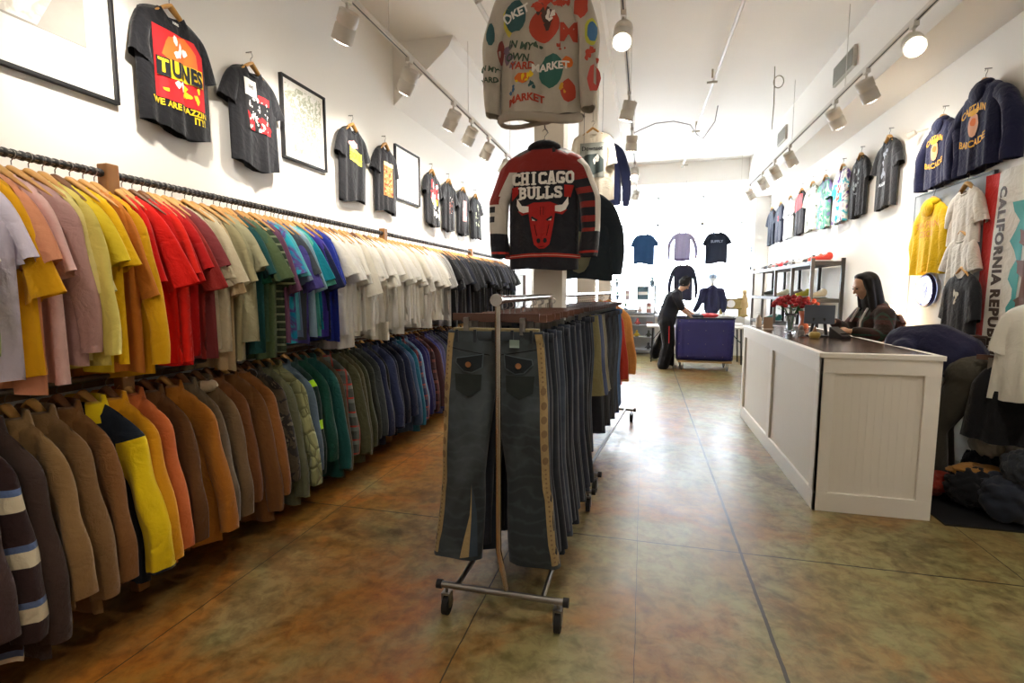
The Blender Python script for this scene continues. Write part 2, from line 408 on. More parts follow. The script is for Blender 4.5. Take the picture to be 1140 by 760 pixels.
def neckband(r=.078, dip=.05, h=.018):
    m = M(); n = 24; vs = []; fs = []
    for i in range(n):
        u = 2 * PI * i / n; x = r * math.cos(u); y = .022 * math.sin(u); d = (dip if y < 0 else dip * .35) * abs(math.sin(u)) ** .8
        for (dx, dz) in ((1, -.012), (1.03, .002), (.93, .004), (.9, -.010)): vs.append((x * dx, y * dx * 1.25, -d + dz))
    for i in range(n):
        for k in range(4): fs.append((i * 4 + k, i * 4 + (k + 1) % 4, ((i + 1) % n) * 4 + (k + 1) % 4, ((i + 1) % n) * 4 + k))
    return m.add(vs, fs).mesh('neckband')
def collar_mesh(h=.06):
    m = M(); n = 22; vs = []; fs = []
    for i in range(n + 1):
        u = -PI / 2 + .5 + (2 * PI - 1.0) * i / n; x = .085 * math.cos(u); y = .04 * math.sin(u); d = .035 if y < 0 else 0
        vs += [(x, y, -.03 - d), (x * .95, y * .95, .03 - d * .8), (x * 1.15, y * 1.3, .022 - d), (x * 1.35, y * 1.5, -h - d)]
    for i in range(n):
        for k in range(3): fs.append((i * 4 + k, i * 4 + k + 1, (i + 1) * 4 + k + 1, (i + 1) * 4 + k))
    o = m.add(vs, fs).mesh('collar'); return o
def drape(parent, m_or_poly, mat, eps=.004, name='print', grid=.014):
    """lay flat artwork (x, z in the garment's own plane) over the front of the garment"""
    me = parent.data; bvh = BVHTree.FromPolygons([v.co for v in me.vertices], [p.vertices for p in me.polygons])
    bm = bmesh.new()
    if isinstance(m_or_poly, bpy.types.Mesh): bm.from_mesh(m_or_poly)
    else:
        for poly in m_or_poly:
            bm.faces.new([bm.verts.new((x, 0, z)) for x, z in poly])
    xs = [v.co.x for v in bm.verts]; zs = [v.co.z for v in bm.verts]
    if not xs: return None
    for ax, lo, hi in ((0, min(xs), max(xs)), (2, min(zs), max(zs))):
        p = math.ceil(lo / grid) * grid
        while p < hi:
            co = Vector((0, 0, 0)); co[ax] = p; no = Vector((0, 0, 0)); no[ax] = 1
            bmesh.ops.bisect_plane(bm, geom=bm.verts[:] + bm.edges[:] + bm.faces[:], plane_co=co, plane_no=no); p += grid
    for v in bm.verts:
        h = bvh.ray_cast(Vector((v.co.x, -1, v.co.z)), Vector((0, 1, 0)))
        if h[0] is None:
            h = bvh.find_nearest(Vector((v.co.x, -.03, v.co.z))); v.co.y = h[0].y - eps
        else: v.co.y = h[0].y - eps
    n = bpy.data.meshes.new(name); bm.to_mesh(n); bm.free()
    n.polygons.foreach_set('use_smooth', [True] * len(n.polygons)); n.materials.clear()
    return put(name, n, mat, parent)
def text_mesh(s, size, cx, cz, rot=0, bold=.02, sx=1, arc=0, space=1):
    cu = bpy.data.curves.new('t', 'FONT'); cu.body = s; cu.size = size; cu.align_x = 'CENTER'; cu.align_y = 'CENTER'; cu.offset = bold * size; cu.resolution_u = 3; cu.space_character = space
    o = bpy.data.objects.new('t', cu); C.objects.link(o); me = evaluated(o); bpy.data.objects.remove(o); bpy.data.curves.remove(cu)
    c, sn = math.cos(rot), math.sin(rot)
    for v in me.vertices:
        x, y = v.co.x * sx, v.co.y
        if arc: y -= arc * x * x
        v.co = (cx + x * c - y * sn, 0, cz + x * sn + y * c)
    return me
def write(parent, s, size, cx, cz, mat, name='lettering', eps=.007, **k): return drape(parent, text_mesh(s, size, cx, cz, **k), mat, eps, name)
def ngon(cx, cz, rx, rz, n=18, jag=0, seed=1):
    rd = random.Random(seed); return [[(cx + rx * math.cos(2 * PI * i / n) * (1 + rd.uniform(-jag, jag)), cz + rz * math.sin(2 * PI * i / n) * (1 + rd.uniform(-jag, jag))) for i in range(n)]]
def rect(x0, x1, z0, z1): return [[(x0, z0), (x1, z0), (x1, z1), (x0, z1)]]
def splats(seed, x0, x1, z0, z1, n, r):
    rd = random.Random(seed); out = []
    for i in range(n): out += ngon(rd.uniform(x0, x1), rd.uniform(z0, z1), r * rd.uniform(.5, 1.2), r * rd.uniform(.5, 1.6), 7, .45, rd.random())
    return out
hb = M(); pts = []; rr = []
for i in range(17):
    s = -1 + i / 8; pts.append((s * .155, 0, .026 - .112 * abs(s) ** 1.05)); rr.append(.010 + .015 * (1 - abs(s)))
hb.tube(pts, rr, 8, True, .5); HBODY = hb.mesh('hanger_bar')
hk = M(); hk.tube([(0, 0, .04), (0, 0, .055), (.012, 0, .068)] + [(.002 + .017 * math.cos(a), 0, .082 + .017 * math.sin(a)) for a in [(-.6 + .35 * i) for i in range(11)]], .0022, 6); HHOOK = hk.mesh('hook')
HPROTO = None
def hanger(loc, rz=0, label='', group=None, mat=None, body=None):
    global HPROTO
    o = put('wooden_hanger', HBODY, mat or HANG, None, loc, rz); tag(o, label, 'hanger', group)
    put('hook', HHOOK, STEEL, o); return o

# ---- the wall rack with its two rows
XRAIL, ZU, ZL = -2.42, 2.03, 1.10
t = thing('wall_clothes_rack', 'long wooden two-level wall rack with grey steel rails along the left wall', 'clothes rack', (XRAIL, 1.0, 0))
for y in (.35, 1.9, 4.5, 7.05): put('post', M().box(-.03, .03, y - 1.0 - .03, y - 1.0 + .03, 0, 2.075), POST, t, bev=.006)
for z in (ZU, ZL):
    put('rail', M().tube([(0, -.7, z), (0, 7.9, z)], .016, 10), STEEL, t)
    put('back_board', M().box(-.275, -.255, -.9, 8.0, z - .09, z - .005), wood('#9b7a55', '#7c5c3c', 6, .6, 'Y'), t)
mb = M(); pts = []; rr = []
for i in range(int(8.4 / .03)): y = -.65 + i * .03; pts += [(0, y, ZU), (0, y + .012, ZU), (0, y + .014, ZU), (0, y + .028, ZU)]; rr += [.0195, .0195, .0165, .0165]
mb.tube(pts, rr, 8)
o = put('rail_sleeve', mb, plain('#2b2a2c', .5), t); o['label'] = 'dark ribbed grip along the upper rail'

TEES = [garment(100 + i, W=.215 + .012 * (i % 3), Ws=.18, length=.74 + .025 * (i % 4), thick=.017, amp=.03, slope=.5, sout=.305 + .014 * (i % 3), asym=.82, sdrop=-.31 - .03 * (i % 5), sr=.082 + .006 * (i % 3)) for i in range(14)]
LONGS = [garment(140 + i, W=.235, Ws=.19, length=.74 + .03 * i, thick=.02, amp=.014, slope=.5, sleeve='long', sout=.30, asym=.86, hang=.03, sdrop=-.68 - .03 * i, sr=.058) for i in range(4)]
NB = neckband()
ORD = ['first', 'second', 'third', 'fourth', 'fifth', 'sixth', 'seventh', 'eighth', 'ninth', 'tenth', 'eleventh', 'twelfth', 'thirteenth', 'fourteenth', 'fifteenth', 'sixteenth']
rd = random.Random(7)
# (y, colour word, cloth, long?)
U = []
def run(y0, y1, items):
    n = len(items)
    for i, it in enumerate(items): U.append((y0 + (y1 - y0) * (i + .5) / n,) + it)
g = cloth
run(1.02, 1.86, [('maroon', g('#5d1f2a'), 0), ('red and blue panelled', g('#3e4b78', 'stripe', '#a02028', '#26305a', scale=.4), 0), ('steel blue', g('#4c5f86'), 0), ('sage green', g('#9fb070'), 1), ('white', g('#f2f0ea'), 0), ('lavender white', g('#e6dcec'), 0), ('golden yellow', g('#f7b515'), 0),
     ('peach', g('#eea27a'), 0), ('pink', g('#efc4bd'), 0), ('dusty rose', g('#c9a09a'), 1), ('cream yellow', g('#efe08f'), 0), ('pale yellow', g('#ead66e'), 1), ('lemon yellow', g('#f3d431'), 0), ('bright yellow', g('#fbc70f'), 0), ('orange tan', g('#d98532'), 0), ('deep yellow', g('#f0b312'), 1)])
run(1.90, 2.2, [('scarlet', g('#e3170d'), 0), ('bright red', g('#ea1b0e'), 0), ('red', g('#d8150f'), 0), ('fiery red', g('#ee2410'), 0), ('crimson', g('#c21414'), 0), ('brick red', g('#a3302a'), 0), ('maroon brown', g('#8a3a3c'), 0)])
run(2.2, 2.52, [('beige', g('#c9bb9b'), 0), ('sand', g('#d6c8a8'), 0), ('tan', g('#c4ab82'), 0), ('khaki', g('#a89f78'), 0), ('pale olive', g('#b0ab88'), 0)])
run(2.52, 3.4, [('forest green', g('#175a42'), 0), ('dark teal', g('#1c5050'), 0), ('grey green', g('#4e6a50'), 0), ('moss green', g('#5c6f4a'), 0), ('green striped', g('#3b4a38', 'stripe', '#8a9474', '#2a3328', scale=2.4), 0), ('mauve', g('#7b4f6b'), 0), ('turquoise tie-dyed', g('#1f9ac4', 'tie', '#6a4f9c', '#2bb6cc'), 0), ('slate blue', g('#8195b4'), 0), ('aqua', g('#63c2cc'), 0),
     ('charcoal grey', g('#4b525a'), 0), ('violet', g('#5a53a0'), 0), ('pale blue', g('#9dc0d0'), 0), ('mint green', g('#5fc2ae'), 0), ('teal', g('#1492a6'), 0), ('royal purple', g('#4b3fa2'), 0), ('navy', g('#20264c'), 0), ('midnight', g('#191c2c'), 0), ('royal blue', g('#2638a0'), 0), ('cobalt blue', g('#2b45b4'), 0)])
WH = [g('#efebdf'), g('#f4f1e9'), g('#e9e3d2'), g('#f1ede4')]
for i in range(30): U.append((3.43 + i * .065, 'white', WH[i % 4], 0))
for i in range(5): U.append((5.39 + i * .06, ['ash grey', 'light grey', 'mid grey', 'heather grey', 'cool grey'][i], g(['#c9c6bf', '#b4b2ad', '#9a9996', '#858585', '#a8a7a6'][i]), 0))
BK = [g('#2a2b2e'), g('#1d1e21'), g('#35363a'), g('#232428'), g('#2b2f3c')]
for i in range(52): U.append((5.70 + i * .058, 'black', BK[rd.randrange(5)], 0))
seen = {}
for i, (y, cw, m, lg) in enumerate(U):
    me = (LONGS if lg else TEES)[rd.randrange(4 if lg else 14)]
    o = put('sweatshirt' if lg else 't_shirt', me, m, None, (XRAIL + rd.uniform(-.008, .012), y, ZU - .095), math.radians(rd.uniform(-4, 20)))
    o.rotation_euler[1] = math.radians(rd.uniform(-2.5, 2.5)); sc_ = rd.uniform(.95, 1.09); o.scale = (min(sc_, 1.02), 1, sc_)
    if cw == 'white': tag(o, 'white T-shirt in the dense white run of the upper left rail', 'shirt', 'white T-shirts on the upper left rail')
    elif cw == 'black': tag(o, 'black T-shirt in the far black run of the upper left rail', 'shirt', 'black T-shirts on the upper left rail')
    else: tag(o, '%s %s on the upper left rail, between %s and %s' % (cw, 'long-sleeved shirt' if lg else 'T-shirt', U[i - 1][1] if i else 'the frame edge', U[i + 1][1]), 'shirt', 'coloured shirts on the upper left rail')
    if y < 6: put('neckband', NB, m, o)
    sec = 'coloured' if cw not in ('white', 'black') else cw
    hh = hanger((o.location.x, y, ZU - .095 + .012), o.rotation_euler[2], ('pale wooden hanger in the dense row above the %s shirts on the upper left rail' % sec) if cw in ('white', 'black') else 'wooden hanger carrying the %s %s on the upper left rail' % (cw, 'long-sleeved shirt' if lg else 'T-shirt'), 'upper rail hangers over the %s shirts' % sec,
           mat=wood('#8a5a34', '#5d3a20', 12) if rd.random() < .12 else HANG)
# lower row
COATS = [garment(200 + i, W=.235 + .01 * (i % 3), Ws=.195, length=.84 + .03 * (i % 3), thick=.030, amp=.018, sleeve='long', sout=.335 + .012 * (i % 2), asym=.78, hang=.045, sdrop=-.76 - .035 * (i % 3), sr=.066, slope=.55, dip=.03, cuffin=1.25) for i in range(8)]
COATP = dict(W=.235, Ws=.195, length=.84, thick=.034, amp=.022, sleeve='long', sout=.34, asym=.78, hang=.045, sdrop=-.80, sr=.068, slope=.55, dip=.03, cuffin=1.25, fine=2)
YC = garment(250, paint=lambda sg, t, u: 0 if t < .24 or t > .97 else 1, **COATP); YC.materials[0] = cloth('#1c2430'); YC.materials[1] = cloth('#f2cf10')
NC = garment(251, paint=lambda sg, t, u: 1 if .16 < t < .24 or .50 < t < .58 else 0, **COATP); NC.materials[0] = cloth('#16302a'); NC.materials[1] = cloth('#b6ef1c')
COLLAR = collar_mesh()

L_ = []
def lrun(y0, y1, items):
    n = len(items)
    for i, it in enumerate(items): L_.append((y0 + (y1 - y0) * (i + .5) / n,) + it)
lrun(1.0, 1.36, [('dark plum fleece', 'fleece jacket', g('#3a2a2c')), ('dark brown', 'jacket', g('#4a3836')), ('black and brown with cream stripes', 'knitted jacket', g('#33201f', 'stripe', '#cfc2a4', '#5a6d94', scale=.55)), ('dark umber', 'coat', g('#41302a'))])
lrun(1.36, 2.62, [('light brown canvas', 'jacket', g('#8a6a40')), ('tan canvas', 'jacket', g('#80603a')), ('golden brown', 'jacket', g('#84592e')), ('bright yellow', 'rain jacket', g('#f0d011')), ('amber yellow', 'jacket', g('#e09a10')),
      ('salmon orange', 'denim jacket', g('#d0703a')), ('dark brown', 'work jacket', g('#67421f')), ('mustard brown', 'work jacket', g('#ab6a1c')), ('grey brown', 'corduroy jacket', g('#6b5a44')), ('taupe', 'jacket', g('#735a3c')), ('rust brown', 'corduroy jacket', g('#7c4c26')), ('chestnut brown', 'jacket', g('#72481f')), ('tan suede', 'jacket', g('#8f5a28'))])
lrun(2.62, 3.9, [('brown and black camouflage', 'jacket', g('#4a3f2f', 'camo', '#2b2622', '#6d6350')), ('olive grey', 'jacket', g('#5f6046')), ('sage green quilted', 'jacket', g('#98996a', 'quilt', '#000000', '#75764e')), ('pale denim', 'jacket', g('#5b6e7e')), ('neon green and black', 'jacket', g('#15231d')),
      ('pine green', 'jacket', g('#154b3c')), ('dark teal', 'jacket', g('#17504a')), ('cocoa brown', 'jacket', g('#54452f')), ('grey plaid with red bands', 'flannel shirt', g('#4b5049', 'plaid', '#6c736b', '#a93a30')), ('dark olive', 'parka', g('#4a4a30')), ('army green', 'parka', g('#575237')), ('olive drab', 'field jacket', g('#44462f')), ('charcoal olive', 'jacket', g('#34382f')), ('slate grey', 'jacket', g('#3d4243'))])
lrun(3.9, 5.6, [('navy with pale piping', 'track jacket', g('#252b48')), ('black', 'jacket', g('#15161b')), ('faded navy', 'jacket', g('#31395a')), ('dark navy', 'jacket', g('#1b2038')), ('midnight blue', 'jacket', g('#171b2c')), ('ink blue', 'jacket', g('#1d2440')), ('denim blue', 'jacket', g('#3c5474')), ('teal blue', 'jacket', g('#24657c')),
      ('navy plaid', 'shirt', g('#2c3052', 'plaid', '#5a4250', '#943f3c')), ('light denim blue', 'shirt', g('#6f8fae')), ('purple navy', 'jacket', g('#2b2558')), ('indigo', 'jacket', g('#33306a')), ('burgundy plaid', 'shirt', g('#3f2528', 'plaid', '#6a3a34', '#201a20')), ('wine brown', 'shirt', g('#45262a')), ('violet blue', 'jacket', g('#3e3f7c')), ('dusty purple', 'jacket', g('#4d4a6e')), ('steel grey', 'jacket', g('#4a505c')), ('dark indigo', 'jacket', g('#26284a')), ('near black', 'jacket', g('#1c1d28'))])
DK = ['#23263a', '#2d2f3c', '#1e2026', '#3a3442', '#2b3547']
for i in range(30): L_.append((5.68 + i * .09, 'far', 'jacket', g(DK[i % 5])))
for i, (y, cw, kd, m) in enumerate(L_):
    me = COATS[rd.randrange(8)]
    if cw == 'bright yellow': me = YC; m = None
    if cw.startswith('neon'): me = NC; m = None
    o = put('jacket' if 'shirt' not in kd else 'flannel_shirt', me, m, None, (XRAIL + .01 + rd.uniform(-.01, .015), y, ZL - .095), math.radians(rd.uniform(2, 13)))
    o.rotation_euler[1] = math.radians(rd.uniform(-2, 2)); sc_ = rd.uniform(.93, 1.04); o.scale = (sc_, 1, sc_)
    if cw == 'far': tag(o, 'dark jacket in the far part of the lower left rail', 'jacket', 'far dark jackets on the lower left rail')
    else: tag(o, ' '.join(('%s %s on the lower left rail, nearer than the %s one' % (cw, kd, L_[i + 1][1] if L_[i + 1][1] != 'far' else 'far dark')).split()[:16]), 'jacket', 'coats on the lower left rail')
    if cw != 'far':
        put('collar', COLLAR, m or g('#f2cf10' if me == YC else '#16302a'), o)
    if cw == 'tan suede': 
        put('fur_collar', M().tube([(.1 * math.cos(a), .05 * math.sin(a), -.02) for a in [PI * k / 8 for k in range(9)]], .035, 8), g('#2a1d16'), o)
    if cw == 'taupe': put('shearling_collar', M().tube([(.11 * math.cos(a), .05 * math.sin(a) - .02, -.03) for a in [PI * k / 8 for k in range(-2, 9)]], .032, 8), g('#b59f80'), o)
    h_ = hanger((o.location.x, y, ZL - .095 + .014), o.rotation_euler[2], 'wooden hanger in the far row of dark jackets on the lower left rail' if cw == 'far' else 'wooden hanger carrying the %s %s, lower left rail' % (cw, kd), 'lower left rail hangers', mat=wood('#8a5a34', '#5d3a20', 12) if rd.random() < .4 else HANG); h_.scale = (.78, 1, 1)

# ------------------------------------------------------------------ shirts shown on the left wall
def wall_tee(y, ztop, me, mat, label, side=1, x=None, cat='shirt', name='t_shirt', hk_=True, hl=None, nail=True):
    X = x if x is not None else (XL + .055 if side > 0 else XR - .055)
    o = put(name, me, mat, None, (X, y, ztop), PI / 2 if side > 0 else -PI / 2); tag(o, label, cat)
    if 'hood' not in label: put('neckband', NB, mat, o)
    if hk_: hanger((X, y, ztop + .012), o.rotation_euler[2], hl or ('wooden hanger holding the ' + ' '.join(label.split()[:7])), None)
    if nail:
        nl = put('wall_hook', M().tube([(0, 0, 0), (-.045 * side, 0, 0)], .004, 6), STEEL, None, (X + .01 * side, y, ztop + .112)); tag(nl, 'small steel hook in the wall above the ' + ' '.join(label.split()[:7]), 'hook')
    return o
BT = g('#1b1b1f'); BT2 = g('#28282c'); WT = [garment(300 + i, W=.225, Ws=.19, length=.66, thick=.028, amp=.014, sout=.305, sdrop=-.25, sr=.082, hemwave=.02) for i in range(8)]
WT2 = [garment(320 + i, W=.24, Ws=.2, length=.70, thick=.03, amp=.014, sout=.31, sdrop=-.29, sr=.085, hemwave=.015) for i in range(4)]
# 1: red print with black and yellow block letters
o = wall_tee(2.50, 3.06, garment(330, W=.235, Ws=.2, length=.66, thick=.03, amp=.014, sout=.29, sdrop=-.29, sr=.085, hemwave=.02), BT, 'black T-shirt with red print reading TUNES, nearest tee on the left wall')
p = drape(o, [[(-.15, -.5), (.17, -.5), (.17, -.18), (.12, -.12), (-.15, -.12)]], RED, .004, 'chest_print'); p['label'] = 'red and orange printed panel'
drape(o, ngon(.02, -.22, .12, .09, 14, .2, 4), ORG, .007, 'burst'); drape(o, splats(5, -.12, .13, -.45, -.38, 9, .016), YEL, .007, 'scribble')
drape(o, [[(-.14, -.385), (.16, -.365), (.16, -.265), (-.14, -.285)]], YEL, .009, 'letter_ground'); drape(o, [[(-.145, -.385), (-.06, -.38), (-.06, -.28), (-.145, -.285)]], PBLK, .012, 'letter_block')
drape(o, splats(8, -.05, .09, -.24, -.16, 6, .02) + splats(9, -.02, .04, -.41, -.39, 3, .018), PWHITE, .012, 'pale_marks')
write(o, 'UNES', .118, .048, -.326, PBLK, bold=.05, eps=.015, sx=.70); write(o, 'T', .10, -.105, -.333, YEL, bold=.03, eps=.016)
write(o, 'WE ARE RAZZIN', .047, .0, -.525, YEL, bold=.03, eps=.006); write(o, 'IT!!', .055, .12, -.57, YEL, bold=.03)
write(o, '100%', .02, 0, -.065, PWHITE, eps=.012, name='size_label')
# 2
o = wall_tee(3.12, 3.0, WT[1], BT2, 'black T-shirt with band photo and red print, second tee on the left wall')
drape(o, [[(-.11, -.42), (.13, -.42), (.12, -.16), (-.11, -.1)]], PBLK, .004, 'chest_print'); drape(o, rect(-.11, .0, -.2, -.09), PWHITE, .007, 'pale_panel'); drape(o, rect(.01, .12, -.22, -.17), RED, .007, 'red_panel'); drape(o, [[(-.1, -.3), (-.03, -.36), (-.03, -.42), (-.08, -.42)], [(.03, -.31), (.12, -.36), (.12, -.42), (.02, -.42)]], RED, .007, 'red_panel')
drape(o, splats(12, -.08, .1, -.41, -.2, 46, .009), PWHITE, .0085, 'figures'); drape(o, splats(13, .0, .12, -.42, -.32, 14, .012), RED, .007, 'red_marks'); write(o, 'LIVE', .03, -.055, -.14, PBLK, eps=.011)
# 3
o = wall_tee(4.38, 2.98, WT[2], BT2, 'black T-shirt with yellow and pink block print, third tee on the left wall')
drape(o, [[(-.09, -.3), (.1, -.33), (.1, -.22), (-.09, -.18)]], plain('#e6e25a', .7), .004, 'chest_print'); drape(o, ngon(-.03, -.16, .07, .035, 12, .3, 3), plain('#f0a8a4', .7), .006, 'pink_splash'); write(o, 'SOUL', .08, .0, -.26, plain('#9aa53a', .7), bold=.04, eps=.008)
# 4
o = wall_tee(5.0, 2.97, WT[3], BT2, 'black T-shirt with tall orange and tan poster print, fourth tee on the left wall')
drape(o, rect(-.09, .1, -.5, -.16), plain('#c98a4c', .7), .004, 'chest_print'); drape(o, splats(15, -.08, .09, -.48, -.22, 40, .011), plain('#8a3a24', .7), .006, 'figures'); drape(o, splats(16, -.08, .09, -.48, -.22, 34, .008), plain('#efc98c', .7), .007, 'pale_marks'); drape(o, rect(-.09, .1, -.2, -.16), plain('#ead9a8', .7), .008, 'title_band')
tl = ['fifth', 'sixth', 'seventh', 'eighth']
ds = ['black T-shirt with red, white and yellow print, fifth tee on the left wall', 'black T-shirt with small dull red print, sixth tee on the left wall', 'black T-shirt with pink and white column print, seventh tee on the left wall', 'black T-shirt with pale scribble print, farthest tee on the left wall']
for i, y in enumerate((6.22, 6.8, 7.38, 7.97)):
    o = wall_tee(y, 2.97, WT[4 + i], BT, ds[i])
    if i == 0: drape(o, splats(21, -.1, .12, -.32, -.12, 14, .03), RED, .004, 'chest_print'); drape(o, rect(-.08, .08, -.4, -.33), YEL, .005, 'yellow_band'); drape(o, splats(22, -.1, .12, -.58, -.15, 14, .03), PWHITE, .007, 'white_marks')
    if i == 1: drape(o, splats(23, -.06, .08, -.42, -.25, 12, .016), plain('#8a4a3c', .7), .004, 'chest_print'); drape(o, splats(24, -.05, .07, -.44, -.2, 8, .01), PWHITE, .006, 'white_marks')
    if i == 2: drape(o, rect(-.06, .07, -.46, -.16), plain('#c98a84', .7), .004, 'chest_print'); drape(o, splats(25, -.05, .06, -.42, -.2, 8, .03), PWHITE, .006, 'white_marks')
    if i == 3: drape(o, splats(26, -.08, .08, -.46, -.14, 20, .018), plain('#d4d8b8', .7), .004, 'chest_print')
# framed pictures
def frame(y0, y1, z0, z1, label, art, fm=BLACK, matte=.08, tilt=0):
    t = thing('picture_frame', label, 'picture', (XL + .002, (y0 + y1) / 2, (z0 + z1) / 2)); a, b = (y1 - y0) / 2, (z1 - z0) / 2; w_ = .018
    m = M(); m.box(0, .03, -a, a, -b, -b + w_).box(0, .03, -a, a, b - w_, b).box(0, .03, -a, -a + w_, -b + w_, b - w_).box(0, .03, a - w_, a, -b + w_, b - w_)
    put('frame', m, fm, t, bev=.002); put('mat_board', M().box(.004, .012, -a + w_, a - w_, -b + w_, b - w_), PWHITE, t)
    ma = matte; put('artwork', M().box(.012, .014, -a + ma, a - ma, -b + ma * 1.6, b - ma), art, t)
    t.rotation_euler[0] = tilt; return t, a, b
ART1 = g('#a39f98', 'tie', '#d9d4ca', '#c4bfb5', rough=.5, scale=.35); ART2 = g('#f0eee6', 'camo', '#b9bca4', '#dfe0d0', rough=.5, scale=2.2)
t, a, b = frame(1.2, 2.19, 2.455, 3.6, 'large black-framed grey photograph at the top left corner', plain('#a8a39a', .5), matte=.14)
put('pale_figure', M().prism([(-.1, -.34), (-.04, -.1), (-.12, .12), (-.02, .42), (.26, .42), (.3, .1), (.22, -.02), (.24, -.14), (.14, -.34)], 'x', .0142, .0155), g('#dcd6ca', 'tie', '#c9c3b8', '#eeeae0', rough=.6), t)
frame(3.46, 4.01, 2.50, 3.12, 'black-framed ink drawing between the second and third black tees', ART2, matte=.05)
frame(5.29, 5.92, 2.50, 3.09, 'black-framed pale poster between the fourth and fifth black tees', g('#eef0f0', 'camo', '#e2e6ec', '#f4f4f2', rough=.5, scale=2), matte=.04)
t = thing('leaning_mirror', 'tall narrow brown-framed mirror on the far left wall beyond the black shirts', 'mirror', (XL + .02, 11.1, .05))
put('frame', M().box(0, .05, -.56, -.48, 0, 1.85).box(0, .05, .4, .56, 0, 1.85).box(0, .05, -.48, .4, 1.77, 1.85).box(0, .05, -.48, .4, 0, .08), DWOOD, t, bev=.004); put('mirror_glass', M().box(.005, .02, -.48, .4, .08, 1.77), plain('#dfe6ec', .05, 1, noise=0), t)

# ------------------------------------------------------------------ shirts on the right wall
rt = [(6.34, BT, 'black T-shirt with grey figure print, nearest of the right wall tees'), (7.06, BT, 'black T-shirt with faint pale print beside the turquoise tee'), (7.63, g('#28a6b8', 'tie', '#e9e4dc', '#5a3f86'), 'turquoise, white and purple patterned T-shirt on the right wall'),
      (8.28, g('#b9c8c4', 'tie', '#4c9a80', '#7a66a0'), 'pale T-shirt with green and purple swirls on the right wall'), (8.86, g('#a8ada0', 'tie', '#dcdcd4', '#6d7668'), 'grey marbled T-shirt between the swirled and red-shouldered tees'), (9.43, g('#23242c'), 'dark T-shirt with bright red shoulders on the right wall'),
      (10.1, g('#d4d6d8', 'tie', '#b4b8bc', '#eceeee'), 'light grey T-shirt with dark marks on the right wall'), (10.75, g('#2a2e40'), 'navy T-shirt with small red mark on the right wall'), (11.4, g('#232a3c'), 'dark navy T-shirt farthest along the right wall')]
for i, (y, m, lb) in enumerate(rt):
    o = wall_tee(y, 3.06 + (.03 if i > 3 else 0), WT2[i % 4], m, lb, side=-1)
    if i == 0: drape(o, splats(31, -.05, .06, -.4, -.12, 16, .02), plain('#8a8f98', .7), .004, 'chest_print'); write(o, 'ANGELS', .045, 0, -.46, plain('#c8ccd0', .7))
    if i == 1: drape(o, splats(32, -.07, .07, -.36, -.14, 14, .02), plain('#9aa2a0', .7), .004, 'chest_print'); write(o, 'TOUR', .03, 0, -.43, plain('#9a9fa4', .7))
    if i == 2: drape(o, splats(33, -.06, .06, -.45, -.22, 12, .022), plain('#c0503c', .7), .004, 'chest_print')
    if i == 3: drape(o, splats(38, -.1, .1, -.6, -.12, 14, .03), plain('#4a8f6c', .7), .004, 'chest_print')
    if i == 5: drape(o, [[(-.2, -.32), (.2, -.28), (.19, -.08), (.08, -.05), (-.08, -.05), (-.19, -.08)]], RED, .005, 'red_shoulder_panel')
    if i == 6: drape(o, splats(36, -.1, .1, -.4, -.1, 9, .022), PBLK, .004, 'chest_print')
    if i == 7: drape(o, splats(37, -.03, .05, -.3, -.2, 3, .02), RED, .004, 'chest_print')
HOOD = garment(350, W=.235, Ws=.22, length=.62, thick=.05, amp=.011, sleeve='long', sout=.40, sdrop=-.62, sr=.068, slope=.36, neck=.09, dip=.03, cuffin=1.1)
NAVY = g('#1f2242')
def hoodm(): return M().ell((0, -.01, -.015), (.11, .05, .05), None, 16).ell((0, -.045, -.06), (.095, .03, .07), None, 16)
for y, z, lb, s in ((4.74, 3.02, 'navy hooded sweatshirt with gold CAPTAIN BARCADE print, nearer of the two on the right wall', 1.0), (5.28, 2.93, 'navy hooded sweatshirt with gold print, farther of the two on the right wall', .88)):
    o = wall_tee(y, z, HOOD, NAVY, lb, side=-1, name='hooded_sweatshirt', hl='pale wooden hanger under the ' + ('nearer' if s == 1 else 'farther') + ' navy hooded sweatshirt on the right wall', x=XR - .075)
    put('hood', hoodm(), NAVY, o); o.scale = (s, s, s)
    G = plain('#e0a320', .7); write(o, 'CAPTAIN', .07, 0, -.17, G, arc=1.6, bold=.03, eps=.014, space=1.05); write(o, 'BARCADE', .07, 0, -.43, G, arc=-1.2, bold=.03, eps=.014, space=1.05)
    drape(o, ngon(0, -.29, .06, .085, 16, .06, 2), plain('#d99a72', .7), .009, 'printed_face'); drape(o, ngon(.01, -.27, .03, .03, 10, .1, 3), ORG, .014, 'printed_nose'); drape(o, ngon(0, -.2, .065, .022, 12, .15, 5), G, .014, 'printed_hat')
# board with shirts and flag
PAN = plain('#aeb4bb', .7)
t = thing('display_board', 'blue-grey display board on the right wall behind the yellow hoodie', 'board', (XR - .002, 5.2, 1.04))
put('board', M().box(-.022, 0, -.56, .56, 0, 1.32), PAN, t, bev=.003)
put('board_edge', M().box(-.026, .0, -.575, -.555, -.01, 1.33).box(-.026, 0, .555, .575, -.01, 1.33).box(-.026, 0, -.575, .575, 1.32, 1.335), plain('#7d8288', .6), t)
YH = g('#f0c414'); o = wall_tee(5.34, 2.26, garment(360, W=.25, Ws=.2, length=.62, thick=.035, amp=.02, sleeve='long', sout=.28, sdrop=-.56, sr=.075), YH, 'bright yellow hooded sweatshirt with faint orange lettering on the display board', side=-1, x=XR - .07, name='hooded_sweatshirt', nail=False)
put('hood', hoodm(), YH, o); write(o, 'SAN FRAN', .075, .02, -.2, plain('#e09a3a', .7)); write(o, 'CISCO', .075, .02, -.28, plain('#e09a3a', .7))
CT = g('#efe7da'); cm = garment(361, W=.19, Ws=.17, length=.44, thick=.03, amp=.012, sout=.27, sdrop=-.26, sr=.07)
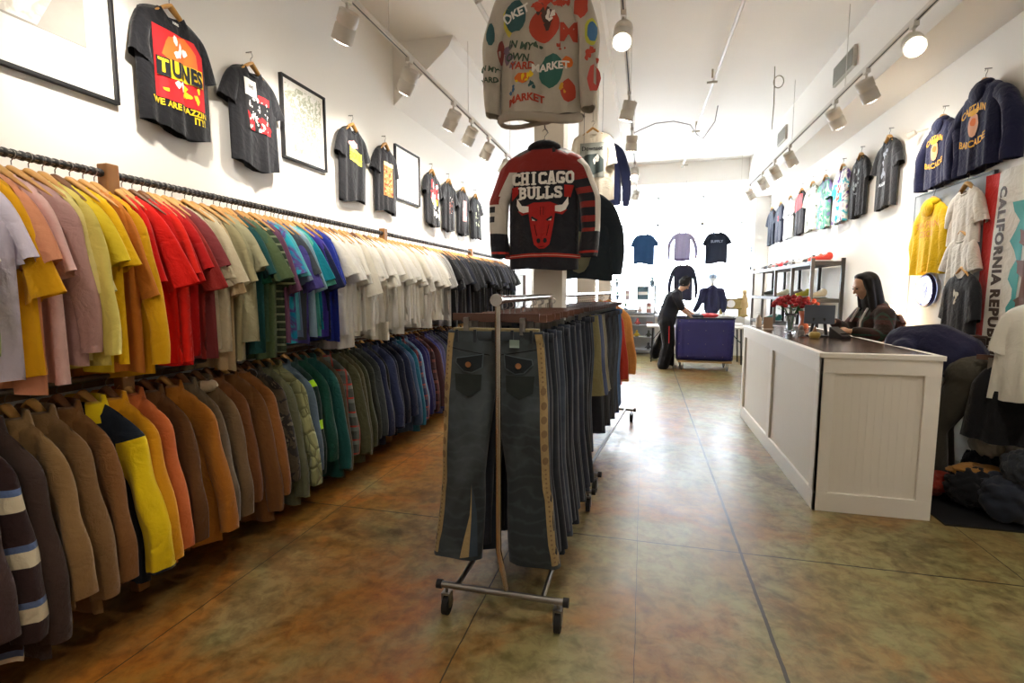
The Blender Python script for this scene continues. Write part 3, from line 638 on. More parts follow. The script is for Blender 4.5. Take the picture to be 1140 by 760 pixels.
wall_tee(4.86, 2.29, cm, CT, 'cream T-shirt at the top of the board next to the red stripe of the flag', side=-1, x=XR - .07, nail=False)
wall_tee(4.84, 1.92, garment(362, W=.17, Ws=.155, length=.40, thick=.028, amp=.01, sout=.24, sdrop=-.26, sr=.06), g('#e9e2d6'), 'cream T-shirt directly above the black T-shirt on the display board', side=-1, x=XR - .08, nail=False)
o = wall_tee(4.76, 1.63, garment(363, W=.21, Ws=.185, length=.56, thick=.03, amp=.012, sout=.27, sdrop=-.34, sr=.08), BT2, 'black T-shirt with small grey print hanging below the cream tees', side=-1, x=XR - .10, nail=False)
drape(o, splats(41, -.03, .03, -.26, -.12, 6, .02), plain('#b8b098', .7), .004, 'chest_print')
# the flag, hung on its side
FW0, FW1 = 3.78, 4.69; FZ0, FZ1 = .98, 2.34
def flagsheet(y0, y1, z0, z1, e=0):
    m = M(); ny = max(2, int((y1 - y0) / .03)); nz = 12; vs = []; fs = []
    for sd in (0, 1):
        for i in range(ny + 1):
            for j in range(nz + 1):
                y = y0 + (y1 - y0) * i / ny; z = z0 + (z1 - z0) * j / nz
                vs.append((-.03 - e + .012 * math.sin(y * 17 + z * 2.2) + sd * .0015, y, z))
    n1 = (ny + 1) * (nz + 1)
    for i in range(ny):
        for j in range(nz):
            a = i * (nz + 1) + j; fs.append((a, a + 1, a + nz + 2, a + nz + 1)); fs.append((n1 + a, n1 + a + nz + 1, n1 + a + nz + 2, n1 + a + 1))
    return m.add(vs, fs)
t = thing('state_flag', 'white flag hung sideways with red stripe and CALIFORNIA REPUBLIC lettering', 'flag', (XR - .01, 0, 0))
put('white_field', flagsheet(FW0, 4.55, FZ0, FZ1), g('#eee8dc'), t); put('red_stripe', flagsheet(4.548, FW1, FZ0, FZ1), g('#d9251c'), t)
def onflag(me, mat, name, e=.004):
    for v in me.vertices: y = v.co.y; z = v.co.z; v.co.x = -.03 - e + .012 * math.sin(y * 17 + z * 2.2)
    return put(name, me, mat, t)
def flagtext(s, size, y, z):
    me = text_mesh(s, size, 0, 0, bold=.055, space=1.15)
    for v in me.vertices: px_, pz_ = v.co.x, v.co.z; v.co = (0, y + pz_ * 1.0, z - px_)   # reads downwards, tops of letters towards the bear
    for v in me.vertices: v.co.y = 2 * y - v.co.y
    return onflag(me, plain('#4a3a30', .7), 'lettering')
flagtext('CALIFORNIA', .108, 4.46, 1.88); flagtext('REPUBLIC', .108, 4.46, 1.24)
m = M(); m.add([(0, 4.33 + .035 * math.sin(i * 1.7) * (k == 0) - .09 * k, FZ0 + .06 + (FZ1 - FZ0 - .3) * i / 16) for i in range(17) for k in (0, 1)], [(2 * i, 2 * i + 1, 2 * i + 3, 2 * i + 2) for i in range(16)])
onflag(m.mesh('grass'), plain('#3f9a94', .7), 'grass_band')
bear = M(); bear.add([(0, 4.24 - y, 1.62 - x) for x, y in [(-.36, .02), (-.33, .1), (-.25, .16), (-.1, .2), (.08, .19), (.2, .24), (.33, .2), (.4, .13), (.37, .09), (.27, .08), (.3, -.04), (.2, -.05), (.17, .04), (.04, .05), (.0, -.05), (-.08, -.05), (-.07, .05), (-.16, .05), (-.2, -.05), (-.29, -.05), (-.26, .05)]], [list(range(21))], False)
onflag(bear.mesh('bear'), plain('#6a4634', .7), 'bear', .006)
star = M(); star.add([(0, 3.93 + .05 * (1 if k % 2 == 0 else .4) * math.cos(k * PI / 5), 2.1 + .05 * (1 if k % 2 == 0 else .4) * math.sin(k * PI / 5)) for k in range(10)], [list(range(10))], False)
onflag(star.mesh('star'), RED, 'star', .006)

# ------------------------------------------------------------------ centre column: jacket, sweatshirt, long-sleeved tee
def jpaint(sg, t, u):
    """0 black, 1 red, 2 white leather, 3 stripe"""
    c = math.cos(u)   # +1 outer edge, -1 inner edge
    if .925 < t < .95: return 3
    if t > .74: return 0
    if sg < 0:
        if t > .50: return 0 if (c > .1 and (.53 < t < .57 or .61 < t < .65)) else 2
        return 1 if c > -.1 - (t - .5) * .6 else (2 if t > .12 else 1)
    if c > .45 and t > .14: return 2
    if t > .34 and int((t - .34) / .055) % 2 == 0 and t < .72: return 0
    return 1
JB = g('#1e1f28', rough=.5); JR = g('#8f2722', rough=.5); JW = g('#d9d2c8', rough=.5)
jme = garment(400, W=.228, Ws=.225, length=.78, thick=.06, amp=.012, sleeve='long', sout=.355, sdrop=-.70, sr=.075, slope=.36, neck=.08, dip=.02, hemwave=.006, cuffin=1.35, fine=3, paint=jpaint, jit=.3)
for k, q in enumerate((JB, JR, JW, g('#b03028'))): jme.materials[k] = q
J = put('varsity_jacket', jme, None, None, (-.64, 3.33, 2.41)); tag(J, 'black and red leather jacket reading CHICAGO BULLS hung on the column', 'jacket')
q = drape(J, [[(-.225, -.165), (.225, -.165), (.215, -.085), (.08, -.03), (-.08, -.03), (-.215, -.085)]], JR, .004, 'shoulder_panel'); q['label'] = 'dark red leather yoke'
drape(J, [[(-.245 + .049 * k, -.715 + .012 * math.sin(PI * k / 10)) for k in range(11)] + [(.245 - .049 * k, -.69 + .012 * math.sin(PI * k / 10)) for k in range(11)]], g('#b03028'), .005, 'hem_stripe')
drape(J, [[(-.245 + .049 * k, -.705 + .012 * math.sin(PI * k / 10)) for k in range(11)] + [(.245 - .049 * k, -.70 + .012 * math.sin(PI * k / 10)) for k in range(11)]], g('#d8a090'), .007, 'hem_piping')
put('stand_collar', M().tube([(.085 * math.cos(a), .035 * math.sin(a), .005 - .02 * (math.cos(a) ** 2)) for a in [2 * PI * k / 16 for k in range(17)]], .026, 8), g('#23242a'), J)
def sym(pts): return [pts, [(-x, z) for x, z in pts][::-1]]
def drape2(parent, polys, mat, eps, name):
    for p in polys: drape(parent, [p], mat, eps, name)
def slab(word, cx, cz, h, wd, th=.27):
    """heavy slab-serif capitals drawn stroke by stroke"""
    a, b = .12, .88; ch = .22
    G_ = {'C': [[(b, .72), (b - .05, 1 - th / 2), (a + ch, 1 - th / 2), (a + .05, 1 - ch), (a + .05, ch), (a + ch, th / 2), (b - .05, th / 2), (b, .28)]], 'O': [[(a + ch, 1 - th / 2), (b - ch, 1 - th / 2), (b - .05, 1 - ch - .05), (b - .05, ch + .05), (b - ch, th / 2), (a + ch, th / 2), (a + .05, ch + .05), (a + .05, 1 - ch - .05), (a + ch, 1 - th / 2)]],
         'H': [[(.22, 0), (.22, 1)], [(.78, 0), (.78, 1)], [(.22, .5), (.78, .5)]], 'I': [[(.5, 0), (.5, 1)]], 'A': [[(.2, 0), (.46, 1)], [(.8, 0), (.54, 1)], [(.3, .33), (.7, .33)]],
         'G': [[(b, .74), (b - .05, 1 - th / 2), (a + ch, 1 - th / 2), (a + .05, 1 - ch), (a + .05, ch), (a + ch, th / 2), (b - .1, th / 2), (b - .04, .42), (.55, .42)]], 'B': [[(.22, 0), (.22, 1)], [(.22, 1 - th / 2), (.7, 1 - th / 2), (.78, .76), (.68, .54), (.22, .52)], [(.68, .54), (.82, .3), (.7, th / 2), (.22, th / 2)]],
         'U': [[(.2, 1), (.2, .3), (.36, th / 2), (.64, th / 2), (.8, .3), (.8, 1)]], 'L': [[(.26, 1), (.26, 0)], [(.26, th / 2), (.86, th / 2), (.86, .38)]], 'S': [[(.84, .72), (.76, 1 - th / 2), (.28, 1 - th / 2), (.18, .76), (.3, .56), (.7, .46), (.82, .26), (.72, th / 2), (.24, th / 2), (.16, .3)]]}
    SF = {'H': [(.22, 0), (.78, 0), (.22, 1), (.78, 1)], 'I': [(.5, 0), (.5, 1)], 'A': [(.2, 0), (.8, 0)], 'B': [(.2, 0), (.2, 1)], 'U': [(.2, 1), (.8, 1)], 'L': [(.26, 0), (.26, 1)]}
    n = len(word); out = []; adv = wd / n; t2 = th * h / 2
    for i, ch_ in enumerate(word):
        x0 = cx - wd / 2 + i * adv; Pt = lambda p: (x0 + p[0] * adv, cz - h / 2 + p[1] * h)
        for st in G_[ch_]:
            for p, q in zip(st[:-1], st[1:]):
                p, q = Pt(p), Pt(q); d = Vector((q[0] - p[0], q[1] - p[1])); d.normalize(); nrm = Vector((-d.y, d.x)) * t2 * .82; e = d * t2 * .25
                out.append([(p[0] - e.x + nrm.x, p[1] - e.y + nrm.y), (q[0] + e.x + nrm.x, q[1] + e.y + nrm.y), (q[0] + e.x - nrm.x, q[1] + e.y - nrm.y), (p[0] - e.x - nrm.x, p[1] - e.y - nrm.y)])
        for p in SF.get(ch_, []):
            x, z = Pt(p); sg = 1 if p[1] == 0 else -1; out.append([(x - t2 * 1.55, z), (x + t2 * 1.55, z), (x + t2 * 1.55, z + sg * t2 * .8), (x - t2 * 1.55, z + sg * t2 * .8)])
    return out
drape(J, slab('CHICAGO', .004, -.212, .078, .40), PWHITE, .010, 'lettering'); drape(J, slab('BULLS', -.01, -.302, .076, .285), PWHITE, .010, 'lettering')
RDD = g('#b3231f', rough=.6); drape2(J, [[(-.20, -.262), (-.155, -.256), (-.155, -.30), (-.2, -.345)], [(.14, -.256), (.20, -.262), (.18, -.335), (.14, -.33)]], RDD, .007, 'red_side_patch')  # flat red areas on both sides of the lower word
BR = g('#b3231f', rough=.6)
drape(J, [[(-.055, -.36), (.055, -.36), (.10, -.38), (.16, -.41), (.13, -.44), (.085, -.43), (.075, -.5), (.06, -.58), (.05, -.625), (.02, -.65), (-.02, -.65), (-.05, -.625), (-.06, -.58), (-.075, -.5), (-.085, -.43), (-.13, -.44), (-.16, -.41), (-.10, -.38)]], BR, .006, 'bull_head')
drape2(J, sym([(.085, -.385), (.13, -.38), (.155, -.345), (.165, -.33), (.168, -.375), (.15, -.41), (.12, -.425), (.085, -.42)]), PWHITE, .009, 'bull_horn')
drape2(J, sym([(.025, -.47), (.065, -.445), (.07, -.46), (.04, -.48)]), PBLK, .009, 'bull_brow'); drape2(J, sym([(.04, -.475), (.062, -.462), (.06, -.475)]), PWHITE, .010, 'bull_eye')
drape(J, ngon(-.022, -.6, .013, .016, 10) + ngon(.022, -.6, .013, .016, 10), PBLK, .009, 'bull_nostrils')
drape(J, sym([(.008, -.44), (.012, -.44), (.012, -.39), (.008, -.39)]) + sym([(.045, -.5), (.05, -.5), (.035, -.57), (.03, -.57)]) + [[(-.03, -.635), (.03, -.635), (0, -.64)]], g('#4a1210'), .009, 'bull_lines')
hanger((-.64, 3.345, 2.42), 0, 'dark wooden hanger inside the CHICAGO BULLS jacket collar', None, DWOOD)
o = put('wall_hook', M().tube([(0, .12, 0), (0, .0, 0), (0, -.01, .02)], .004, 6), STEEL, None, (-.64, 3.345, 2.53)); tag(o, 'small wire hook on the column above the Bulls jacket', 'hook')
S = put('sweatshirt', garment(410, W=.235, Ws=.215, length=.79, thick=.055, amp=.024, sleeve='long', sout=.315, sdrop=-.76, sr=.065, slope=.3, neck=.08, dip=.05, hemwave=.02, cuffin=1.1), g('#c4bcae'), None, (-.605, 3.0, 3.27)); tag(S, 'cream crewneck sweatshirt with all-over MARKET prints hung above the jacket', 'sweatshirt')
TEAL = plain('#2f5a5e', .7); RO = plain('#b8412a', .7); BL = plain('#4778a8', .7); DG = plain('#3d5646', .7)
put('ribbed_hem', M().tube([(.235 * math.cos(a), .055 * math.sin(a), -.80 + .02 * math.sin(2 * a)) for a in [2 * PI * k / 24 for k in range(25)]], .028, 8, False, .5), g('#b9b0a2', 'cord'), S)
drape(S, ngon(-.13, -.25, .062, .085, 16, .06, 4), TEAL, .004, 'printed_blob'); write(S, 'OKET', .06, -.125, -.24, PWHITE, rot=.35, bold=.04, eps=.008)
drape(S, ngon(.035, -.32, .085, .085, 20, .03, 5), RO, .004, 'printed_ball'); drape(S, splats(43, .0, .07, -.34, -.2, 10, .022), g('#5c4a44'), .007, 'printed_figure'); drape(S, splats(44, -.03, .1, -.22, -.16, 12, .018), plain('#c4472e', .7), .009, 'printed_flames')
drape(S, ngon(.075, -.56, .07, .09, 18, .07, 7), plain('#2e6a60', .7), .004, 'printed_blob'); write(S, 'MARKET', .055, .07, -.54, PWHITE, bold=.04, eps=.008)
write(S, 'IN MY', .055, -.1, -.41, DG, rot=-.25, bold=.03); write(S, 'OWN', .055, -.12, -.47, DG, rot=-.2, bold=.03); write(S, 'YARD', .055, -.09, -.52, RO, rot=-.1, bold=.03)
drape(S, ngon(-.09, -.58, .045, .028, 12, .12, 9), ORG, .004, 'printed_patch'); write(S, 'MARKET', .055, -.07, -.69, RO, bold=.04, arc=2); write(S, 'M', .13, .17, -.37, RO, bold=.04); drape(S, ngon(.17, -.67, .04, .06, 12, .1, 3), RO, .004, 'printed_patch')
drape(S, ngon(.165, -.52, .03, .03, 10, .1, 3), ORG, .004, 'printed_patch'); drape(S, ngon(.235, -.24, .04, .06, 12, .2, 13), RO, .005, 'printed_patch'); drape(S, ngon(.3, -.38, .028, .05, 12, .1, 14), BL, .005, 'printed_patch'); drape(S, ngon(.31, -.62, .035, .07, 12, .1, 15), plain('#d0544a', .7), .005, 'printed_patch')
drape(S, splats(45, .27, .33, -.53, -.47, 7, .016), RO, .007, 'printed_flames'); drape(S, ngon(-.275, -.33, .025, .06, 10, .1, 16), TEAL, .005, 'printed_blob'); write(S, 'IN MY', .04, -.285, -.52, DG, bold=.03, rot=-.2); write(S, 'YARD', .04, -.285, -.58, DG, bold=.03); drape(S, ngon(-.22, -.42, .018, .06, 10, .2, 17), plain('#8a3f38', .7), .005, 'printed_patch')
drape(S, splats(61, .1, .19, -.24, -.19, 6, .016), RO, .006, 'printed_letters'); drape(S, splats(62, -.19, -.15, -.55, -.3, 10, .02), plain('#7e6a7c', .7), .005, 'printed_plaid'); drape(S, ngon(-.17, -.27, .03, .07, 12, .2, 63), plain('#d8c850', .7), .003, 'yellow_patch')  # the yellow area behind the teal blob is part of the print
drape(S, splats(64, -.13, -.04, -.60, -.56, 5, .012), YEL, .008, 'yellow_marks'); drape(S, ngon(.292, -.38, .034, .07, 14, .1, 65), plain('#c8c84a', .7), .003, 'yellow_ring'); drape(S, splats(66, .05, .09, -.30, -.24, 4, .016), PWHITE, .011, 'figure_marks')  # white spots printed on the figure
for q_, (x_, z_) in enumerate(((.0, -.42), (.13, -.44), (-.03, -.63), (.14, -.66), (-.16, -.64))): drape(S, splats(70 + q_, x_ - .02, x_ + .02, z_ - .02, z_ + .02, 4, .011), (DG, RO, TEAL, plain('#d8a030', .7), BL)[q_], .006, 'small_print')
put('neckband', NB, g('#b9b0a2'), S); hanger((-.605, 3.0, 3.285), 0, 'wooden hanger of the cream MARKET sweatshirt by the centre beam')
o = put('hanging_wire', M().tube([(0, 0, 0), (0, 0, .55)], .0025, 6), STEEL, None, (-.605, 3.0, 3.38)); tag(o, 'thin wire from the centre beam carrying the cream sweatshirt', 'wire')
D_ = put('t_shirt', garment(420, W=.235, Ws=.2, length=.72, thick=.035, amp=.014, sout=.27, sdrop=-.33, sr=.085), g('#e9dfcd'), None, (-.57, 5.7, 3.17)); tag(D_, 'cream T-shirt with dark Downset print hung high on the second column', 'shirt')
drape(D_, rect(-.13, .13, -.48, -.12), plain('#8c8f88', .7), .004, 'chest_print'); drape(D_, [[(-.125, -.36), (-.125, -.27), (-.05, -.24), (.06, -.235), (.12, -.3), (.12, -.42), (.0, -.45), (-.06, -.36)]], plain('#34403f', .7), .006, 'printed_picture'); drape(D_, splats(51, .0, .1, -.36, -.27, 5, .02), PWHITE, .008, 'pale_marks'); write(D_, 'Downset', .06, 0, -.18, PBLK)
put('neckband', NB, g('#e9dfcd'), D_); hanger((-.57, 5.7, 3.185), 0, 'pale wooden hanger above the cream Downset T-shirt')
o = put('long_sleeved_shirt', garment(421, W=.22, Ws=.19, length=.7, thick=.03, amp=.012, sleeve='long', sout=.32, sdrop=-.72, sr=.065), g('#232a4c'), None, (-.50, 6.1, 3.17)); tag(o, 'navy long-sleeved shirt hanging just behind the cream Downset T-shirt', 'shirt')
hanger((-.50, 6.1, 3.185), 0, 'wooden hanger of the navy long-sleeved shirt behind the second column tee')
for x, y, z, lb in ((-.57, 5.7, 3.27, 'the cream Downset T-shirt'), (-.50, 6.1, 3.27, 'the navy long-sleeved shirt')):
    o = put('hanging_wire', M().tube([(0, 0, 0), (0, 0, 3.92 - z)], .0025, 6), STEEL, None, (x, y, z)); tag(o, 'thin wire from the centre beam carrying ' + lb, 'wire')
o = put('jacket', garment(422, W=.25, Ws=.2, length=.72, thick=.05, amp=.02, sleeve='long', sout=.33, sdrop=-.68, sr=.09, slope=.45), g('#26303a'), None, (-.50, 4.3, 2.3)); tag(o, 'dark teal-black jacket hanging behind the Bulls jacket', 'jacket')
put('lining', M().ell((-.02, -.06, -.5), (.1, .03, .17)), g('#7c7a66'), o); hanger((-.50, 4.3, 2.31), 0, 'wooden hanger of the dark jacket behind the Bulls jacket', None, DWOOD)
o = put('hanging_wire', M().tube([(0, 0, 0), (0, 0, 3.92 - 2.4)], .0025, 6), STEEL, None, (-.50, 4.3, 2.4)); tag(o, 'long thin wire holding the dark jacket behind the column', 'wire')

# ------------------------------------------------------------------ jeans racks
def rack(loc, L, label, front=True, over=0):
    t = thing('garment_rack', label, 'clothes rack', loc); zr = 1.455 if front else 1.43
    put('top_rail', M().tube([(0, -.015 - over, zr), (0, L + .01, zr)], .017, 12), CHROME, t)
    put('end_knob', M().tube([(0, -.03 - over, zr), (0, -.005 - over, zr)], .027 if not over else .02, 12), CHROME, t)
    for y, e in ((0, -1), (L, 1)):
        put('upright', M().tube([(0, y, zr - .01), (0.0, y, .5), (0.0, y + .0, .34), (.035, y, .16)], .0125, 10), CHROME, t)
        put('foot_bar', M().tube([(-.28, y, .14), (.30, y, .14)], .015, 10), STEEL, t)
        for s in (-.285, .305): put('end_cap', M().tube([(s - .012, y, .14), (s + .012, y, .14)], .021, 10), RUBBER, t)
        for s in (-.25, .27):
            c = put('caster', M().tube([(s - .013, y, .045), (s + .013, y, .045)], .045, 16), RUBBER, t)
            put('caster_fork', M().box(s - .02, s - .015, y - .02, y + .02, .04, .105).box(s + .015, s + .02, y - .02, y + .02, .04, .105).box(s - .02, s + .02, y - .022, y + .022, .1, .108).tube([(s, y, .1), (s, y, .14)], .008), STEEL, c)
            put('hub', M().tube([(s - .018, y, .045), (s + .018, y, .045)], .014, 10), STEEL, c)
    put('base_bar', M().tube([(-.2, 0, .14), (-.2, L, .14)], .012, 8).tube([(.2, 0, .14), (.2, L, .14)], .012, 8), STEEL, t)
    return t
rack((-.60, 2.10, 0), 1.27, 'chrome rolling rack in the foreground carrying the bootcut jeans')
r2_ = rack((-.585, 3.74, 0), 2.16, 'chrome rolling rack behind the foreground one, right of the column'); r2_.rotation_euler[2] = -.1
def jeans_mesh(seed, length=1.06, wa=.205, hemw=.10, hemc=.17, thick=.03, crotch=-.27, spread=1.0, amp=.008):
    rd_ = random.Random(seed); m = M(); n = 18; R = 26; pa = rd_.uniform(0, 6)
    for sg in (-1, 1):
        vs = []; fs = []; pb = rd_.uniform(0, 6)
        for i in range(R + 1):
            t = i / R; z = -length * t
            if z > crotch:
                u = z / crotch; x0 = -.002; x1 = wa * (1 + .12 * u)
            else:
                u = (z - crotch) / (-length - crotch); o_ = wa * 1.12; knee = min(1, u / .5)
                xc = o_ / 2 + (hemc - o_ / 2) * u * spread; hw = o_ / 2 - (o_ / 2 - hemw * .92) * knee + (hemw * .16) * max(0, u - .5) * 2
                x0 = xc - hw; x1 = xc + hw
            xc = (x0 + x1) / 2; hw = (x1 - x0) / 2; ty = thick * (.75 + .4 * min(1, t * 3)); wz = amp * math.sin(t * 13 + pb)
            for k in range(n):
                q = 2 * PI * k / n; cx = math.cos(q); sy = math.sin(q)
                cx = math.copysign(abs(cx) ** .7, cx); sy = math.copysign(abs(sy) ** .75, sy)
                vs.append((sg * (xc + hw * cx), ty * sy * (1 if z > crotch else 1.1) + wz * (.4 + t) + amp * .5 * math.sin(5 * q + t * 9 + pa), z))
        for i in range(R):
            for k in range(n): k2 = (k + 1) % n; fs.append((i * n + k, i * n + k2, (i + 1) * n + k2, (i + 1) * n + k))
        m.add(vs, fs)
    return m.mesh('jeans')
wbm = M(); vs = []; fs = []; n = 30
for i in range(n):
    u = 2 * PI * i / n; cx = math.copysign(abs(math.cos(u)) ** .6, math.cos(u)); sy = math.copysign(abs(math.sin(u)) ** .7, math.sin(u))
    for s, z in ((1.0, -.042), (1.015, -.04), (1.015, .0), (.96, .0), (.95, -.03)): vs.append((.205 * s * cx, .024 * s * sy, z))
for i in range(n):
    for k in range(4): fs.append((i * 5 + k, i * 5 + k + 1, ((i + 1) % n) * 5 + k + 1, ((i + 1) % n) * 5 + k))
for x in (-.16, -.08, .0, .08, .16): wbm.box(x - .006, x + .006, -.029, -.024, -.05, .006)
WBAND = wbm.add(vs, fs).mesh('waistband')
chb = M(); chb.box(-.2, .2, -.006, .006, -.015, .018); CHB = chb.mesh('clip_bar')
chh = M(); chh.tube([(0, 0, .018), (0, 0, .05)] + [(.002 + .016 * math.cos(a), 0, .062 + .016 * math.sin(a)) for a in [(-1.2 + .35 * i) for i in range(12)]], .0022, 6); CHH = chh.mesh('hook')
CHC = [M().box(x - .012, x + .012, -.03, .03, -.012, 0).box(x - .012, x + .012, -.03, -.024, -.075, -.01).box(x - .012, x + .012, .024, .03, -.075, -.01).mesh('clip') for x in (-.13, .13)]
def clip_hanger(x, y, z, rz, label, group=None, mat=DWOOD):
    o = put('clip_hanger', CHB, mat, None, (x, y, z), rz); tag(o, label, 'hanger', group); put('hook', CHH, STEEL, o); [put('clip', q, STEEL, o) for q in CHC]; return o
DN = [g('#272b35', 'denim', '#3a4250'), g('#1d2029', 'denim', '#2c3442'), g('#333b49', 'denim', '#55616f'), g('#22262e', 'denim', '#39424c'), g('#2a2f3c', 'denim', '#424c5e')]
JM2 = [jeans_mesh(540 + i, 1.0 + .03 * (i % 3), wa=.19, hemw=.085, hemc=.125) for i in range(4)]; JM = [jeans_mesh(500 + i, 1.02 + .03 * (i % 3), hemw=.10 + .008 * (i % 2)) for i in range(5)]; SH = [jeans_mesh(520 + i, .64, wa=.235, hemw=.135, hemc=.16) for i in range(2)]
# the front pair, in full
F = put('jeans', jeans_mesh(531, 1.07, wa=.22, hemw=.112, hemc=.185, thick=.034, amp=.009), g('#30373b', 'denim', '#6b757b'), None, (-.64, 2.20, 1.315)); tag(F, 'dark blue-grey flared jeans with flap pockets and tan studded side strips, front of rack', 'jeans')
FD = g('#1b2024', 'denim', '#333c42'); TAN = g('#a38c62'); CU = plain('#a9774f', .35, .8)
o = put('waistband', WBAND, g('#2a2f33', 'denim', '#47505a'), F); o.scale = (1.07, 1.25, 1)
for sg in (-1, 1):
    drape(F, [[(sg * .045, -.1), (sg * .175, -.12), (sg * .18, -.145), (sg * .14, -.185), (sg * .1, -.19), (sg * .05, -.165)]], g('#56636a'), .005, 'pocket_stitching')
    drape(F, [[(sg * .05, -.105), (sg * .172, -.125), (sg * .175, -.143), (sg * .137, -.18), (sg * .1, -.184), (sg * .055, -.161)]], FD, .0065, 'pocket_flap')
    drape(F, ngon(sg * .115, -.15, .014, .013, 12), CU, .012, 'pocket_button')
    drape(F, [[(sg * .055, -.195), (sg * .185, -.195), (sg * .18, -.27), (sg * .12, -.3), (sg * .06, -.265)]], g('#262c2a', 'denim', '#353d3c'), .004, 'back_pocket')
    # tan strip down the outer seam
    st = []
    for k in range(22):
        z = -.01 - k * .0495; h = F.data; xm = max(abs(v.co.x) for v in h.vertices if abs(v.co.z - z) < .03)
        st.append((xm, z))
    wds = .035
    drape(F, [[(sg * (x - wds), z) for x, z in st] + [(sg * (x - .004), z) for x, z in st[::-1]]], TAN, .005, 'side_strip')
    dots = []
    for k in range(2, 50):
        f_ = k / 50 * 21; i0 = int(f_); x = st[i0][0] + (st[min(21, i0 + 1)][0] - st[i0][0]) * (f_ - i0); z = st[0][1] - k / 50 * 21 * .0495
        if k < 12 or k > 28: dots += ngon(sg * (x - .018), z, .0045, .0045, 6)
        elif k % 3 == 0: dots += [[(sg * (x - .018 + .012 * math.cos(a)), z + .018 * math.sin(a)) for a in [2 * PI * j / 10 for j in range(10)]]]
    drape(F, dots, plain('#7a6140', .6), .008, 'strip_studs')
    drape(F, [[(sg * (.02 + .18 * k / 10), -.075 - .03 * (1 - k / 10)) for k in range(11)] + [(sg * (.02 + .18 * k / 10), -.079 - .03 * (1 - k / 10)) for k in range(10, -1, -1)]], g('#15191c'), .004, 'yoke_seam')
drape(F, rect(.075, .12, -.07, -.035), plain('#7d8f86', .7), .012, 'embroidered_patch')
q = drape(F, [[(-.115, -1.05), (-.16, -1.06), (-.118, -.86), (-.105, -.70)]], TAN, .005, 'hem_slit'); q['label'] = 'tan insert in the left hem slit'
q = drape(F, [[(-.115, -1.05), (-.105, -.70), (-.085, -.85), (-.078, -1.05)]], g('#3c4854', 'denim', '#55616c'), .006, 'hem_lining')
put('inner_waist', M().box(-.2, .2, -.012, .02, -.03, .012), g('#8b7d5a'), F, bev=.005)
clip_hanger(-.64, 2.20, 1.375, 0, 'dark wooden clip hanger holding the front flared jeans')
for i in range(17):
    y = 2.265 + i * .062; x = -.62 + .01 * math.sin(i * 2) + .012 * i / 4
    o = put('jeans', JM[i % 5], DN[(i * 3) % 5], None, (x, y, 1.305 - .01 * (i % 3)), math.radians(rd.uniform(1, 11))); tag(o, 'dark denim jeans packed behind the front pair on the foreground rack', 'jeans', 'jeans on the foreground rack')
    put('waistband', WBAND, DN[(i * 3) % 5], o)
    clip_hanger(x, y, 1.365, o.rotation_euler[2], 'brown wooden clip hanger behind the front one on the foreground rack', 'clip hangers on the foreground rack', wood('#6e4733', '#492b1d', 10))
K2 = [('dark denim', JM2, DN[i % 5]) for i in range(3)] + [('khaki green', SH, g('#8a835c')), ('mid blue denim', SH, g('#47557c', 'denim', '#6878a0')), ('mid blue denim', SH, g('#47557c', 'denim', '#6878a0')), ('pale khaki', SH, g('#9a9582')), ('pale khaki', SH, g('#8f8b7a'))] + [('dark denim', JM2, DN[(i * 2) % 5]) for i in range(14)] + [('bright blue denim', JM2, g('#3c5f8c', 'denim', '#5a7ca8'))] * 3
rep = {}
for i, (cw, ms, m) in enumerate(K2):
    y = 3.79 + i * .068; x = -.58 + (y - 3.79) * .1; nm = 'shorts' if ms is SH else 'jeans'
    o = put(nm, ms[i % len(ms)], m, None, (x, y, 1.295), math.radians(rd.uniform(16, 24) if ms is SH else rd.uniform(0, 8)))
    lb = {'dark denim': 'dark denim jeans hanging on the second rack right of the column', 'khaki green': 'olive khaki knee-length shorts on the second rack', 'mid blue denim': 'mid blue denim shorts beside the pale khaki ones on the second rack', 'pale khaki': 'pale khaki knee-length shorts on the second rack', 'bright blue denim': 'brighter blue jeans at the far end of the second rack'}[cw]
    tag(o, lb, 'shorts' if nm == 'shorts' else 'jeans', cw + ' bottoms on the second rack'); put('waistband', WBAND, m, o)
    clip_hanger(x, y, 1.352, 0, 'dark clip hanger on the second rack right of the column', 'clip hangers on the second rack')
for y, c, lb in ((5.70, '#c8402e', 'red jacket at the far end of the second rack'), (5.86, '#d9964e', 'tan orange jacket at the far end of the second rack')):
    o = put('jacket', COATS[2 if c[1] == 'c' else 4], g(c), None, (-.46 + (y - 5.7) * .5, y, 1.34), .25); tag(o, lb, 'jacket'); put('collar', COLLAR, g(c), o)
    hanger((-.46 + (y - 5.7) * .5, y, 1.355), 0, 'wooden hanger of the ' + lb)

